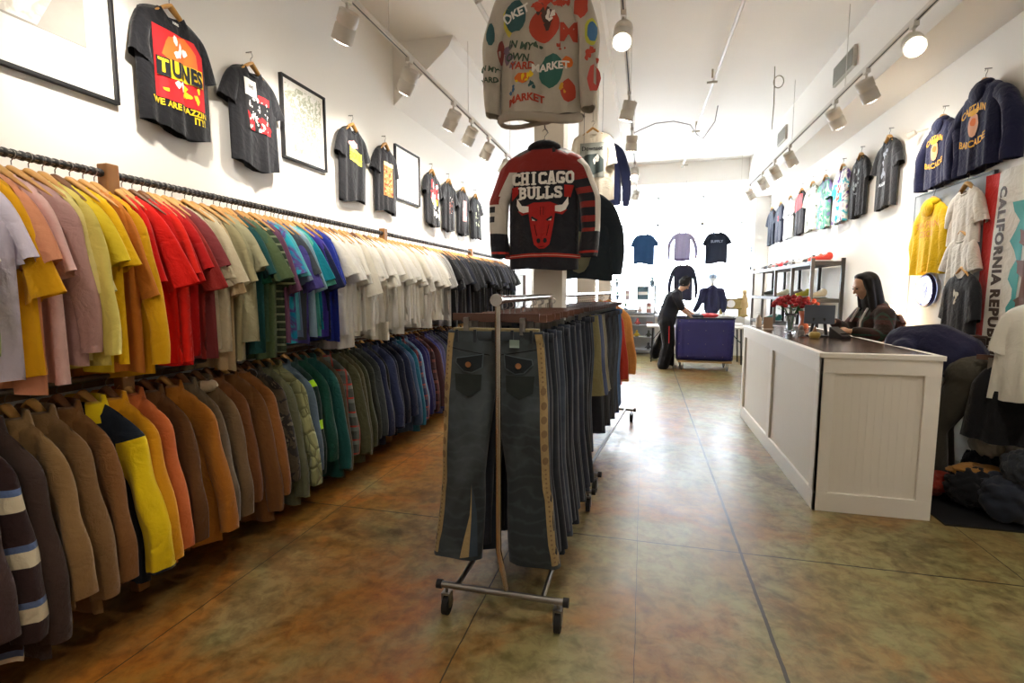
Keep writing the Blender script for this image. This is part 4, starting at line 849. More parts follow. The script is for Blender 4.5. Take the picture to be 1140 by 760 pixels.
# ------------------------------------------------------------------ counter
CW = plain('#efe9df', .45, noise=.01)
t = thing('sales_counter', 'long white panelled sales counter with a dark wooden top', 'counter', (1.15, 3.77, 0)); LX, LY, HZ = .69, 2.72, 1.07
def bead():
    m, nt, N, L, B = new_mat('beadboard'); B.inputs['Base Color'].default_value = srgb('#ebe4d8'); B.inputs['Roughness'].default_value = .5
    tc = N.new('ShaderNodeTexCoord'); sp = N.new('ShaderNodeSeparateXYZ'); L.new(tc.outputs['Object'], sp.inputs[0])
    a = N.new('ShaderNodeMath'); a.operation = 'ADD'; L.new(sp.outputs[0], a.inputs[0]); L.new(sp.outputs[1], a.inputs[1])
    b_ = N.new('ShaderNodeMath'); b_.operation = 'MULTIPLY'; b_.inputs[1].default_value = 22; L.new(a.outputs[0], b_.inputs[0])
    f = N.new('ShaderNodeMath'); f.operation = 'PINGPONG'; f.inputs[1].default_value = .5; L.new(b_.outputs[0], f.inputs[0])
    g_ = N.new('ShaderNodeMath'); g_.operation = 'GREATER_THAN'; g_.inputs[1].default_value = .06; L.new(f.outputs[0], g_.inputs[0])
    bp = N.new('ShaderNodeBump'); bp.inputs['Distance'].default_value = .004; bp.inputs['Strength'].default_value = .8; L.new(g_.outputs[0], bp.inputs['Height']); L.new(bp.outputs[0], B.inputs['Normal']); return m
put('body', M().box(.02, LX - .02, .02, LY - .02, 0, HZ - .02), bead(), t)
m = M(); fz = .13
m.box(0, .02, 0, LY, 0, fz).box(0, .02, 0, LY, HZ - .12, HZ - .02)
for y0, y1 in ((0, .1), (LY / 2 - .05, LY / 2 + .05), (LY - .1, LY)): m.box(0, .02, y0, y1, fz, HZ - .12)
put('side_frame', m, CW, t, bev=.002)
m = M(); m.box(.0, LX, 0, .02, 0, fz).box(.0, LX, 0, .02, HZ - .12, HZ - .02).box(.0, .09, -.0, .02, fz, HZ - .12).box(LX - .09, LX, 0, .02, fz, HZ - .12)
put('end_frame', m, CW, t, bev=.002)
m = M(); m.box(LX - .02, LX, .02, LY, .0, HZ - .02).box(0.02, LX - .02, LY - .02, LY, 0, HZ - .02); put('rear_panel', m, CW, t)
m = M(); m.box(-.012, LX + .012, -.012, .05, HZ - .02, HZ + .012).box(-.012, .035, .05, LY, HZ - .02, HZ + .012).box(LX - .03, LX + .012, .05, LY, HZ - .02, HZ + .012).box(.035, LX - .03, LY - .04, LY + .012, HZ - .02, HZ + .012)
put('top_edging', m, CW, t, bev=.003)
def planktop():
    m = wood('#6b4f3f', '#4a3428', 9, .22, 'Y'); return m
put('worktop', M().box(.035, LX - .03, .05, LY - .04, HZ - .02, HZ + .011), planktop(), t)
TZ = HZ + .012
# things on the counter
def vase_glass():
    m, nt, N, L, B = new_mat('vase_glass'); B.inputs['Transmission Weight'].default_value = .9; B.inputs['Roughness'].default_value = .05; B.inputs['IOR'].default_value = 1.35; B.inputs['Base Color'].default_value = (.9, .95, .97, 1); return m
VG = vase_glass()
def vase_roses(x, y, z, label, s=1, hue='#a81220', n=46, glass=True, leaf=False):
    t = thing('rose_bouquet', label, 'flowers', (x, y, z)); r_ = random.Random(n)
    put('vase', M().lathe([(.0, .004), (.045, .004), (.05, .02), (.035, .06), (.03, .1), (.045, .15), (.055, .19), (.052, .19), (.042, .15), (.026, .1), (.03, .06), (.044, .022), (.0, .012)], n=20), VG if glass else plain('#b9603c', .7), t)
    m = M()
    for i in range(14): a = r_.uniform(0, 6.28); m.tube([(.012 * math.cos(a), .012 * math.sin(a), .03), (.03 * math.cos(a), .03 * math.sin(a), .17), (.1 * math.cos(a), .1 * math.sin(a), .27)], .003, 5)
    put('stems', m, plain('#3f6a35', .7), t)
    m = M()
    for i in range(26):
        a = r_.uniform(0, 6.28); e = r_.uniform(.1, .9); c = Vector((.13 * math.cos(a) * e, .13 * math.sin(a) * e, .24 + r_.uniform(-.03, .05)))
        d = Vector((math.cos(a), math.sin(a), .3)) * .05; p_ = d.cross(Vector((0, 0, 1))).normalized() * .022
        m.add([c, c + d * .5 + p_, c + d, c + d * .5 - p_], [(0, 1, 2, 3)])
    put('leaves', m, plain('#2f5a2c', .6), t)
    for i in range(n):
        # even cover over a dome
        u = (i + .5) / n; ph_ = i * 2.39996; el = math.acos(1 - u * .95); rx = .155 * s
        c = Vector((rx * math.sin(el) * math.cos(ph_), rx * math.sin(el) * math.sin(ph_), .25 + .10 * s * math.cos(el)))
        m = M(); rr_ = .024
        for k, q in enumerate((1, .75, .5)): m.lathe([(rr_ * q * .5, -rr_ * .6), (rr_ * q, -rr_ * .1), (rr_ * q * .95, rr_ * .35 + .005 * k), (rr_ * q * .7, rr_ * .45 + .005 * k)], c, 8)
        m.ell(c, (rr_ * .4, rr_ * .4, rr_ * .6), None, 8)
        put('rose', m, plain(hue if i % 3 else '#c02028', .6), t)
    return t
vase_roses(1.36, 5.38, TZ, 'glass vase with a domed bunch of deep red roses on the counter')
vase_roses(1.66, 6.05, TZ, 'smaller leafy bunch of orange-red roses in a clay pot behind the tablet', .75, '#c8482a', 16, False)
t = thing('tablet_stand', 'dark grey tablet computer on a tilted stand on the counter', 'tablet', (1.52, 5.1, TZ), math.radians(-18))
o = put('tablet', M().box(-.12, .12, -.008, .008, 0, .18), plain('#4d5360', .35), t, bev=.006); o.location = (0, .03, .11); o.rotation_euler[0] = math.radians(-22)
put('screen', M().box(-.11, .11, .0082, .0092, .01, .17), plain('#8fa0b8', .2), o)
put('stand_arm', M().tube([(-.06, .02, .01), (-.04, .05, .16)], .014, 8).tube([(.06, .02, .01), (.04, .05, .16)], .014, 8), BLACK, t); put('stand_base', M().box(-.1, .1, -.06, .08, 0, .014), BLACK, t, bev=.004)
t = thing('card_reader', 'black and blue card payment terminal beside the tablet stand', 'terminal', (1.62, 4.88, TZ), math.radians(25))
put('terminal_body', M().prism([(-.07, 0), (.07, 0), (.07, .1), (-.07, .03)], 'x', -.045, .045), plain('#23252c', .4), t, bev=.004); put('keypad', M().box(-.03, .03, -.05, -.0, .044, .05), BLACK, t)
t = thing('wooden_jar', 'small squat pale wooden jar near the counter edge', 'jar', (1.44, 4.92, TZ))
put('jar_body', M().lathe([(0, 0), (.035, 0), (.045, .02), (.042, .045), (.025, .055), (.0, .058)], n=18), wood('#c9b060', '#a08838', 10), t); put('jar_lid', M().lathe([(.022, .055), (.014, .075), (.006, .085), (.012, .095), (0, .1)], n=14), wood('#9a6a3a', '#7a4c28', 10), t)
t = thing('figurine', 'small grey seated figurine next to the wooden jar', 'figurine', (1.35, 4.98, TZ))
blob('figurine_body', M().ell((0, 0, .035), (.03, .025, .036)).ell((0, -.005, .085), (.02, .02, .022)).cap((.012, -.01, .02), (.03, -.035, .008), .01, .008).cap((-.012, -.01, .02), (-.03, -.035, .008), .01, .008), plain('#7a7470', .6), t, .005, 3)
t = thing('card_holder', 'white card stand with a brown card at the far counter end', 'card stand', (1.27, 5.85, TZ))
put('card', M().box(-.045, .045, -.003, .003, .01, .13), plain('#a8907a', .6), t, bev=.001); put('card_foot', M().box(-.05, .05, -.025, .025, 0, .012), PWHITE, t)
t = thing('pump_bottle', 'clear pump bottle standing near the white card stand', 'bottle', (1.25, 6.2, TZ))
put('bottle_body', M().lathe([(0, 0), (.028, 0), (.03, .01), (.03, .1), (.012, .12), (.012, .135), (0, .135)], n=16), plain('#c0b0a0', .2), t); put('pump', M().tube([(0, 0, .13), (0, 0, .165), (-.03, 0, .162)], .006, 8), PWHITE, t)

# ------------------------------------------------------------------ desk behind the counter
t = thing('back_desk', 'white desk against the right wall behind the counter', 'desk', (2.12, 4.42, 0))
put('desktop', M().box(0, .36, 0, 1.75, .99, 1.03), WHITE, t, bev=.003)
for x, y in ((.02, .03), (.02, 1.68), (.3, .03), (.3, 1.68)): put('leg', M().box(x, x + .05, y, y + .05, 0, .99), WHITE, t)
t = thing('record_box', 'low dark brown box on the white desk beneath the neon sign', 'box', (2.16, 4.46, 1.031))
put('box_body', M().box(0, .27, 0, .58, 0, .11), wood('#3d2a24', '#2a1b17', 8, .4), t, bev=.005); put('box_lid', M().box(-.008, .275, -.008, .588, .112, .13), wood('#4e362c', '#33221b', 8, .4), t, bev=.004)
t = thing('small_chair', 'rounded brown chair back standing behind the record box', 'chair', (2.2, 5.35, 0))
put('backrest', M().box(.0, .03, -.16, .16, 1.04, 1.22).tube([(.015, -.16, 1.2), (.015, -.08, 1.26), (.015, .08, 1.26), (.015, .16, 1.2)], .02, 8), plain('#6a4034', .6), t, bev=.01)
put('seat', M().box(-.0, .26, -.18, .18, 1.0315, 1.045), plain('#5a362c', .6), t)
t = thing('desk_lamp', 'lit table lamp with a warm glowing shade on the white desk', 'lamp', (2.30, 5.72, 1.031))
put('lamp_base', M().lathe([(0, 0), (.06, 0), (.06, .012), (.012, .02), (.01, .14), (0, .14)], n=18), plain('#9a7a44', .4, .6), t)
put('lamp_shade', M().lathe([(.10, .13), (.07, .32), (.066, .32), (.096, .13)], n=22), glow('#ffe2b0', 9, 'lamp_shade'), t)
lamp('desk_lamp_light', 'POINT', (2.30, 5.72, 1.24), 14, None, (1, .78, .5), shadow_soft_size=.08)
for i in range(3):
    o = put('magazine', M().box(-.08, .08, -.11, .11, 0, .012), plain(['#3a2c28', '#c8b8a0', '#7a4a34'][i], .5), None, (2.25, 5.2, 1.0465 + i * .0125), .1 * i); o.location.x = 2.22; o.location.y = 4.98 + 0 * i; o.location.z = 1.0465 - .0155 + i * .0125
    tag(o, ['dark magazine at the bottom of the small stack on the desk', 'pale magazine in the middle of the desk stack', 'brown magazine on top of the desk stack'][i], 'magazine', 'magazines on the desk')
t = thing('neon_clock', 'round wall clock ringed with blue-white neon beside the black tee', 'clock', (XR - .03, 5.40, 1.49)); t.scale = (1, .74, .74)
put('clock_face', M().tube([(-.02, 0, 0), (.0, 0, 0)], .105, 28), plain('#5c5480', .4), t)
put('neon_ring', M().tube([(-.03, .14 * math.cos(a), .14 * math.sin(a)) for a in [2 * PI * k / 30 for k in range(31)]], .02, 8, False), glow('#e4ecff', 6, 'neon_ring'), t)
put('outer_ring', M().tube([(-.015, .185 * math.cos(a), .185 * math.sin(a)) for a in [2 * PI * k / 30 for k in range(31)]], .018, 8, False), plain('#2b2a6a', .4), t)
put('clock_hand', M().tube([(-.025, 0, 0), (-.025, .05, .05)], .004, 6).tube([(-.025, 0, 0), (-.025, -.02, .07)], .004, 6), PWHITE, t)

# ------------------------------------------------------------------ people
SKIN = plain('#c99a7c', .5, noise=.04); HAIRD = plain('#17120f', .8, noise=.2, scale=60)
def bone(m, pts, rs, fl=1):
    for a, b, r0, r1 in zip(pts[:-1], pts[1:], rs[:-1], rs[1:]): m.cap(a, b, r0, r1, fl)
def add_hand(m, wrist, d, side, curl=.5, s=1.0):
    """palm with four fingers and a thumb; d = pointing direction, side = direction of the thumb"""
    wrist = Vector(wrist); d = Vector(d).normalized(); side = Vector(side); side = (side - d * side.dot(d)).normalized(); nrm = d.cross(side)
    if nrm.z > 0: nrm = -nrm
    pc = wrist + d * .05 * s; m.cap(wrist, pc - d * .01, .022 * s, .026 * s); 
    for k in range(4):
        o_ = side * (.028 - .019 * k) * s; b0 = wrist + d * .02 * s + o_ * .8; b1 = wrist + d * .085 * s + o_; m.cap(b0, b1, .0125 * s, .011 * s)
        L = (.038, .043, .040, .031)[k] * s; d1 = (d + nrm * curl * .6).normalized(); b2 = b1 + d1 * L; d2 = (d + nrm * curl * 1.6).normalized(); b3 = b2 + d2 * L * .75
        m.cap(b1, b2, .0095 * s, .0088 * s); m.cap(b2, b3, .0088 * s, .0078 * s)
    t0 = wrist + d * .025 * s + side * .02 * s; t1 = t0 + (side * .8 + d * .6).normalized() * .04 * s; t2 = t1 + (side * .3 + d + nrm * curl * .5).normalized() * .03 * s
    m.cap(t0, t1, .013 * s, .011 * s); m.cap(t1, t2, .011 * s, .009 * s)
def add_head(m, c, f, up, s=1.0):
    """skull, jaw, nose, brow, lips, ears on one head; f = face direction"""
    c = Vector(c); f = Vector(f).normalized(); up = Vector(up); up = (up - f * up.dot(f)).normalized(); r_ = f.cross(up)
    mat = Matrix((r_, f, up)).transposed(); q = mat.to_quaternion()
    def P_(x, y, z): return c + (r_ * x + f * y + up * z) * s
    m.ell(P_(0, -.012, .025), (.075 * s, .093 * s, .09 * s), q.to_euler(), 20); m.ell(P_(0, .028, -.035), (.056 * s, .058 * s, .078 * s), q.to_euler(), 16); m.ell(P_(0, .058, -.092), (.026 * s, .024 * s, .02 * s), q.to_euler(), 10)
    m.cap(P_(0, .084, .012), P_(0, .106, -.022), .009 * s, .014 * s); m.cap(P_(-.03, .075, .03), P_(.03, .075, .03), .014 * s, .014 * s)
    m.cap(P_(-.016, .082, -.056), P_(.016, .082, -.056), .0085 * s, .0085 * s)
    for k in (-1, 1): m.ell(P_(k * .076, -.008, -.012), (.01 * s, .02 * s, .032 * s), q.to_euler(), 10); m.ell(P_(k * .035, .055, -.02), (.022 * s, .022 * s, .02 * s), q.to_euler(), 10)
    return P_
def face_bits(P_, parent, s=1.0):
    m = M(); 
    for k in (-1, 1): m.ell(P_(k * .03, .083, .008), (.011 * s, .008 * s, .007 * s), None, 8)
    put('eyes', m, plain('#2a1c16', .3), parent); put('mouth', M().cap(P_(-.018, .0905, -.056), P_(.018, .0905, -.056), .0045 * s), plain('#a05a50', .5), parent)
# the man at the canvas cart
t = thing('person', 'person in black T-shirt and black trousers leaning over the blue cart', 'person', (.45, 10.15, 0)); O = Vector((.45, 10.15, 0))
def A(x, y, z): return Vector((x, y, z))
hip = A(-.02, 0, .93); chest = A(.10, 0, 1.30); neck = A(.19, 0, 1.46); headc = A(.285, -.0, 1.60); sh = [A(.13, -.18, 1.40), A(.14, .18, 1.40)]
body = M(); bone(body, [hip, A(.02, 0, 1.08), chest, A(.15, 0, 1.40)], [.13, .125, .135, .09]); body.cap(sh[0], sh[1], .06, .06); body.cap(A(.15, 0, 1.40), A(.24, 0, 1.53), .055, .05)
hands = [A(.40, -.10, 1.01), A(.46, .14, 1.03)]; elb = [A(.24, -.23, 1.14), A(.28, .23, 1.16)]
for k in (0, 1): bone(body, [sh[k], elb[k], hands[k]], [.05, .04, .027]); add_hand(body, hands[k], (.5, 0, -.75), (.3, (1, -1)[k], .2), .5)
feet = [A(-.06, -.12, .08), A(.04, .13, .08)]
for k in (0, 1): bone(body, [A(-.02, (-.09, .09)[k], .9), A(.03, (-.11, .12)[k], .50), feet[k]], [.09, .06, .04])
P_ = add_head(body, headc, (.72, -.12, -.68), (.68, 0, .72)); b = blob('body', body, SKIN, t, .009, 4); face_bits(P_, b)
m = M(); bone(m, [hip + A(0, 0, -.02), A(.02, 0, 1.08), chest, A(.15, 0, 1.41)], [.175, .17, .18, .11]); m.cap(sh[0], sh[1], .075, .075)
for k in (0, 1): m.cap(sh[k], sh[k].lerp(elb[k], .9), .075, .066)
blob('black_t_shirt', m, g('#22222a'), t, .014, 5)
m = M(); m.cap(A(-.02, -.06, .92), A(-.02, .06, .92), .135, .135)
for k in (0, 1): bone(m, [A(-.02, (-.085, .085)[k], .88), A(.03, (-.11, .12)[k], .48), feet[k] + A(0, 0, .0)], [.14, .12, .115])
tr = blob('black_trousers', m, g('#1b1b20'), t, .014, 4); put('leg_print', M().prism([(.02, .5), (.035, .5), (.03, .82), (.015, .82)], 'y', -.232, -.215), RED, tr)
for k in (0, 1): blob('shoe', M().cap(feet[k] + A(-.05, 0, -.035), feet[k] + A(.14, 0, -.045), .045, .033).ell(feet[k] + A(-.02, 0, -.01), (.05, .045, .05)), plain('#d8d0c0', .6), t, .008, 3)
m = M(); m.ell(headc + A(-.0, 0, .035), (.1, .098, .1), None, 18); m.ell(headc + A(.06, 0, .085), (.06, .075, .045), None, 12); r2 = random.Random(3)
for i in range(34):
    a = r2.uniform(0, 6.28); e = r2.uniform(.1, 1.3); d = Vector((math.cos(a) * math.sin(e), math.sin(a) * math.sin(e), math.cos(e))); m.cap(headc + A(0, 0, .04) + d * .08, headc + A(.03, 0, .035) + d * .118, .02, .01)
blob('hair', m, HAIRD, b, .009, 2)
# the woman behind the counter
O = Vector((2.06, 5.40, 0)); t = thing('person', 'person with long dark hair in a dark plaid jacket behind the counter', 'person', O, math.radians(8))
headc = A(-.10, 0, 1.53); hip = A(.04, 0, .82); chest = A(.03, 0, 1.17); sh = [A(-.0, -.17, 1.27), A(.0, .17, 1.27)]
body = M(); bone(body, [hip, A(.05, 0, 1.0), chest, A(.0, 0, 1.30)], [.14, .125, .13, .08]); body.cap(sh[0], sh[1], .055, .055); body.cap(A(0, 0, 1.3), A(-.07, 0, 1.46), .048, .045)
elb = [A(-.06, -.27, 1.09), A(-.1, .25, 1.10)]; hands = [A(-.30, -.22, 1.13), A(-.32, .06, 1.20)]
for k in (0, 1): bone(body, [sh[k], elb[k], hands[k]], [.045, .036, .024]); add_hand(body, hands[k], (-.9, .15, .1), (0, (1, -1)[k], .6), .6, .92)
for k in (0, 1): bone(body, [A(.04, (-.09, .09)[k], .8), A(.02, (-.1, .1)[k], .45), A(.05, (-.1, .1)[k], .06)], [.09, .058, .036]); body.cap(A(.05, (-.1, .1)[k], .05), A(-.08, (-.1, .1)[k], .035), .035, .028)
P_ = add_head(body, headc, (-.9, 0, -.42), (-.4, 0, .9), .97); b = blob('body', body, SKIN, t, .009, 4); face_bits(P_, b)
m = M(); bone(m, [hip + A(.0, 0, .0), A(.06, 0, 1.0), chest + A(.02, 0, 0), A(.02, 0, 1.31)], [.18, .17, .175, .11]); m.cap(sh[0], sh[1], .085, .085)
for k in (0, 1): m.cap(sh[k], elb[k], .085, .072); m.cap(elb[k], hands[k].lerp(elb[k], .16), .070, .05)
PL = g('#33251f', 'plaid', '#4a2a24', '#2c4436', scale=.8)
jk = blob('plaid_jacket', m, PL, t, .014, 5)
put('hood_strings', M().tube([(-.095, -.07, 1.33), (-.16, -.09, 1.22), (-.17, -.10, 1.10)], .009, 6).tube([(-.095, .07, 1.33), (-.16, .08, 1.2)], .009, 6), plain('#c9c0b8', .8), jk)
m = M(); m.cap(A(.04, -.05, .82), A(.04, .05, .82), .165)
for k in (0, 1): bone(m, [A(.04, (-.1, .1)[k], .78), A(.02, (-.1, .1)[k], .42), A(.05, (-.1, .1)[k], .1)], [.12, .09, .075])
blob('dark_trousers', m, g('#23242c'), t, .016, 3)
m = M(); m.ell(headc + A(.028, 0, .04), (.095, .09, .095), None, 18); bone(m, [headc + A(.05, 0, .02), headc + A(.085, 0, -.14), headc + A(.12, 0, -.30), headc + A(.13, 0, -.40)], [.085, .092, .088, .05], 1)
for k in (-1, 1): bone(m, [headc + A(.0, k * .07, .06), headc + A(.015, k * .082, -.06), headc + A(.04, k * .095, -.22)], [.03, .032, .028])
m.ell(headc + A(-.02, 0, .082), (.062, .082, .038), None, 14); m.cap(headc + A(-.03, -.072, .06), headc + A(.0, -.082, -.02), .024, .03); m.cap(headc + A(-.03, .072, .06), headc + A(.0, .082, -.02), .024, .03); blob('long_hair', m, HAIRD, b, .01, 4)
# the person bending down behind the counter end
O = Vector((2.21, 4.22, 0)); t = thing('person', 'person bending forward in navy sweatshirt and grey trousers beside the counter end', 'person', O, math.radians(0))
hp = A(.05, .05, .95); shc = A(-.22, .30, 1.08); body = M(); bone(body, [hp, hp.lerp(shc, .5) + A(0, 0, .04), shc], [.13, .13, .12]); hd = A(-.32, .42, .98)
body.cap(shc, hd, .055, .05); P_ = add_head(body, hd, (-.3, .35, -.88), (-.6, .65, .45)); sh = [A(-.32, .18, 1.05), A(-.1, .42, 1.05)]; body.cap(sh[0], sh[1], .06)
elb = [A(-.28, .22, .78), A(-.08, .44, .80)]; hands = [A(-.26, .30, .55), A(-.12, .40, .56)]
for k in (0, 1): bone(body, [sh[k], elb[k], hands[k]], [.05, .04, .027]); add_hand(body, hands[k], (0, .1, -1), (.3 * (1, -1)[k], .3, 0), .6)
ll = [(A(.0, -.01, .9), A(-.14, .07, .50), A(-.08, .10, .08)), (A(.1, .12, .9), A(-.02, .24, .50), A(.03, .24, .08))]
for a_, k_, f_ in ll: bone(body, [a_, k_, f_], [.095, .062, .04]); body.cap(f_ + A(0, 0, -.03), f_ + A(-.09, .11, -.045), .038, .03)
b = blob('body', body, SKIN, t, .01, 4); face_bits(P_, b)
m = M(); bone(m, [hp.lerp(shc, .22) + A(0, 0, .035), hp.lerp(shc, .6) + A(0, 0, .05), shc + A(-.02, .02, 0)], [.172, .178, .15]); m.cap(sh[0], sh[1], .085)
for k in (0, 1): bone(m, [sh[k], elb[k], hands[k].lerp(elb[k], .12)], [.088, .07, .05])
blob('navy_sweatshirt', m, g('#23233f'), t, .015, 4)
m = M(); m.cap(hp + A(-.05, -.06, -.03), hp + A(.06, .07, -.03), .14)
for a_, k_, f_ in ll: bone(m, [a_ + A(0, 0, -.03), k_, f_], [.115, .08, .07])
tr = blob('grey_trousers', m, g('#454137'), t, .015, 4)

blob('hair', M().ell(hd + A(-.02, .02, .01), (.098, .098, .098), None, 16).ell(hd + A(-.05, .05, .03), (.075, .075, .07)), HAIRD, b, .01, 2)
# mannequin by the window
t = thing('mannequin', 'mannequin seen from behind in dark navy jacket and pale cap by the window', 'mannequin', (1.42, 11.75, 0)); PW = plain('#e8e6e2', .4)
m = M(); bone(m, [A(0, 0, .95), A(0, 0, 1.2), A(0, 0, 1.45)], [.12, .11, .12]); m.cap(A(-.15, 0, 1.47), A(.15, 0, 1.47), .05); m.cap(A(0, 0, 1.48), A(0, 0, 1.64), .045, .045); add_head(m, A(0, 0, 1.72), (0, 1, 0), (0, 0, 1), .95)
for sg in (-1, 1): bone(m, [A(sg * .18, 0, 1.46), A(sg * .24, -.02, 1.22), A(sg * (.34 if sg < 0 else .24), -.04, 1.02)], [.045, .036, .024]); add_hand(m, A(sg * (.34 if sg < 0 else .24), -.04, 1.02), (sg * .3, 0, -1), (0, 1, 0), .3)
b = blob('body', m, PW, t, .011, 3)
put('stand', M().tube([(0, 0, .95), (0, 0, .02)], .014, 10).lathe([(0, 0), (.15, 0), (.15, .012), (0, .02)], n=22), STEEL, t)
m = M(); bone(m, [A(0, 0, 1.1), A(0, 0, 1.3), A(0, 0, 1.48)], [.165, .165, .12]); m.cap(A(-.16, 0, 1.47), A(.16, 0, 1.47), .075)
for sg in (-1, 1): bone(m, [A(sg * .18, 0, 1.46), A(sg * .25, -.02, 1.22), A(sg * (.34 if sg < 0 else .24), -.04, 1.05)], [.078, .066, .05])
blob('navy_jacket', m, g('#2c2c48'), b, .015, 4)
m = M(); m.lathe([(.0, .09), (.06, .08), (.088, .045), (.094, .0), (.092, -.012)], (0, 0, 1.745), 20, 1, 1.05); m.cap(A(-.05, .1, 1.75), A(.05, .1, 1.75), .02, .02); put('cap', m, g('#9fb0c8'), b)

# ------------------------------------------------------------------ canvas cart, table and back of the shop
t = thing('laundry_cart', 'blue canvas laundry cart on casters with a wooden base', 'cart', (1.12, 10.25, 0)); CV = plain('#2b2a6e', .4, noise=.15, scale=8, bump=.3)
m = M(); vs = []; fs = []; nn = 44; Hn = 8
for j in range(Hn + 1):
    z = .20 + .77 * j / Hn
    for i in range(nn):
        a = 2 * PI * i / nn; cx = math.copysign(abs(math.cos(a)) ** .28, math.cos(a)); cy = math.copysign(abs(math.sin(a)) ** .28, math.sin(a)); q = 1 + .02 * j / Hn
        vs.append((.50 * cx * q, .30 * cy * q + .012 * math.sin(i * 2.1) * (1 - j / Hn * .6), z))
for j in range(Hn):
    for i in range(nn): i2 = (i + 1) % nn; fs.append((j * nn + i, j * nn + i2, (j + 1) * nn + i2, (j + 1) * nn + i))
fs.append(list(range(nn))[::-1]); m.add(vs, fs); o = put('canvas_body', m, CV, t)
q = o.modifiers.new('s', 'SOLIDIFY'); q.thickness = .012
put('rim', M().tube([(.515 * math.copysign(abs(math.cos(a)) ** .28, math.cos(a)), .31 * math.copysign(abs(math.sin(a)) ** .28, math.sin(a)), .97) for a in [2 * PI * k / 44 for k in range(45)]], .014, 8, False), BLACK, t)
put('base_board', M().box(-.47, .47, -.29, .29, .15, .18), wood('#c9a878', '#a88350', 8), t, bev=.004)
m = M()
for x in (-.46, -.3, 0, .3, .46):
    for z in (.27, .5, .75, .92): m.tube([(x, -.335, z), (x, -.318, z)], .007, 8)
put('rivets', m, STEEL, t)
for x in (-.4, .4):
    for y in (-.22, .22):
        c = put('caster', M().tube([(x - .014, y, .045), (x + .014, y, .045)], .045, 14), plain('#9a9a9a', .4), t); put('caster_fork', M().box(x - .024, x - .018, y - .02, y + .02, .04, .15).box(x + .018, x + .024, y - .02, y + .02, .04, .15), STEEL, c)
for x, c, lb in ((-.15, '#23242c', 'black folded garment lying in the blue cart'), (.1, '#c83232', 'red folded garment on top of the blue cart'), (.32, '#d4d0c8', 'pale folded garment at the right end of the blue cart')):
    m = M(); m.ell((0, 0, 0), (.18, .16, .05), None, 18); me = m.mesh('f'); r2 = random.Random(int(x * 100))
    for v in me.vertices: v.co.z += .012 * math.sin(v.co.x * 40 + r2.random()) * math.cos(v.co.y * 33)
    o = put('folded_garment', me, g(c), None, (1.12 + x, 10.25, .985 + (.02 if c == '#c83232' else 0))); tag(o, lb, 'garment')
t = thing('folding_table', 'white-topped folding table with black legs behind the blue cart', 'table', (1.03, 11.0, 0))
put('table_top', M().box(-.95, .95, -.1, .45, .715, .755), PWHITE, t, bev=.006)
for x in (-.82, .86):
    for y in (-.05, .4): put('leg', M().tube([(x, y, .715), (x + (.03 if x > 0 else -.03), y, 0)], .014, 8), BLACK, t)
    put('leg_brace', M().tube([(x, -.05, .45), (x, .4, .45)], .01, 8).tube([(x, .17, .45), (x * .75, .17, .715)], .008, 8), BLACK, t)
for i, (x, w_, h, c, lb) in enumerate(((.66, .26, .1, '#e4e4e4', 'white plastic-wrapped bundle on the folding table by the man'), (1.0, .2, .07, '#3a3f58', 'dark folded stack on the table behind the cart'), (1.75, .34, .06, '#eceae6', 'long white folded bundle on the table under the wooden box'))):
    t = thing('folded_stack', lb, 'clothes', (x + .05, 11.15, .756))
    for k in range(3): put('folded_layer', M().box(-w_ / 2 + .01 * k, w_ / 2 - .01 * k, -.1, .1, k * h / 3, (k + 1) * h / 3 - .002), g(c), t, bev=.008)
o = blob('garment_bag', M().cap((0, 0, 0), (.12, 0, .42), .12, .05).cap((.0, 0, .02), (.08, .05, .05), .12, .08), BT, None, .015, 3); o.location = (.27, 11.35, .13); tag(o, 'black bag standing below the left end of the folding table', 'bag')
t = thing('wooden_display_box', 'antique gold wooden display box with oval label on the back sill', 'box', (1.83, 12.0, 1.0 - .08)); GW = wood('#b09a5c', '#7d6a38', 8)
put('box_body', M().box(-.24, .24, -.08, .08, .16, .38), GW, t, bev=.006); put('box_trim', M().box(-.255, .255, -.09, .09, .365, .39).box(-.255, .255, -.09, .09, .15, .175), wood('#8a7438', '#5f4f28', 8), t, bev=.004)
put('oval_label', M().tube([(0, -.087, .27), (0, -.08, .27)], .085, 24), PWHITE, t); put('box_feet', M().box(-.22, -.16, -.06, .06, 0, .15).box(.16, .22, -.06, .06, 0, .15), GW, t)
t = thing('carved_figure', 'pale carved wooden standing figure beside the gold display box', 'figurine', (2.10, 11.95, .92))
blob('carved_body', M().cap((0, 0, .04), (0, 0, .3), .07, .06).cap((0, 0, .3), (0, 0, .44), .065, .05).ell((0, 0, .52), (.05, .05, .06)).cap((-.05, 0, .4), (-.075, -.02, .2), .02, .018).cap((.05, 0, .4), (.075, -.02, .2), .02, .018), wood('#c2a878', '#97794a', 8), t, .01, 3); put('plinth', M().box(-.08, .08, -.07, .07, 0, .04), GW, t, bev=.004)
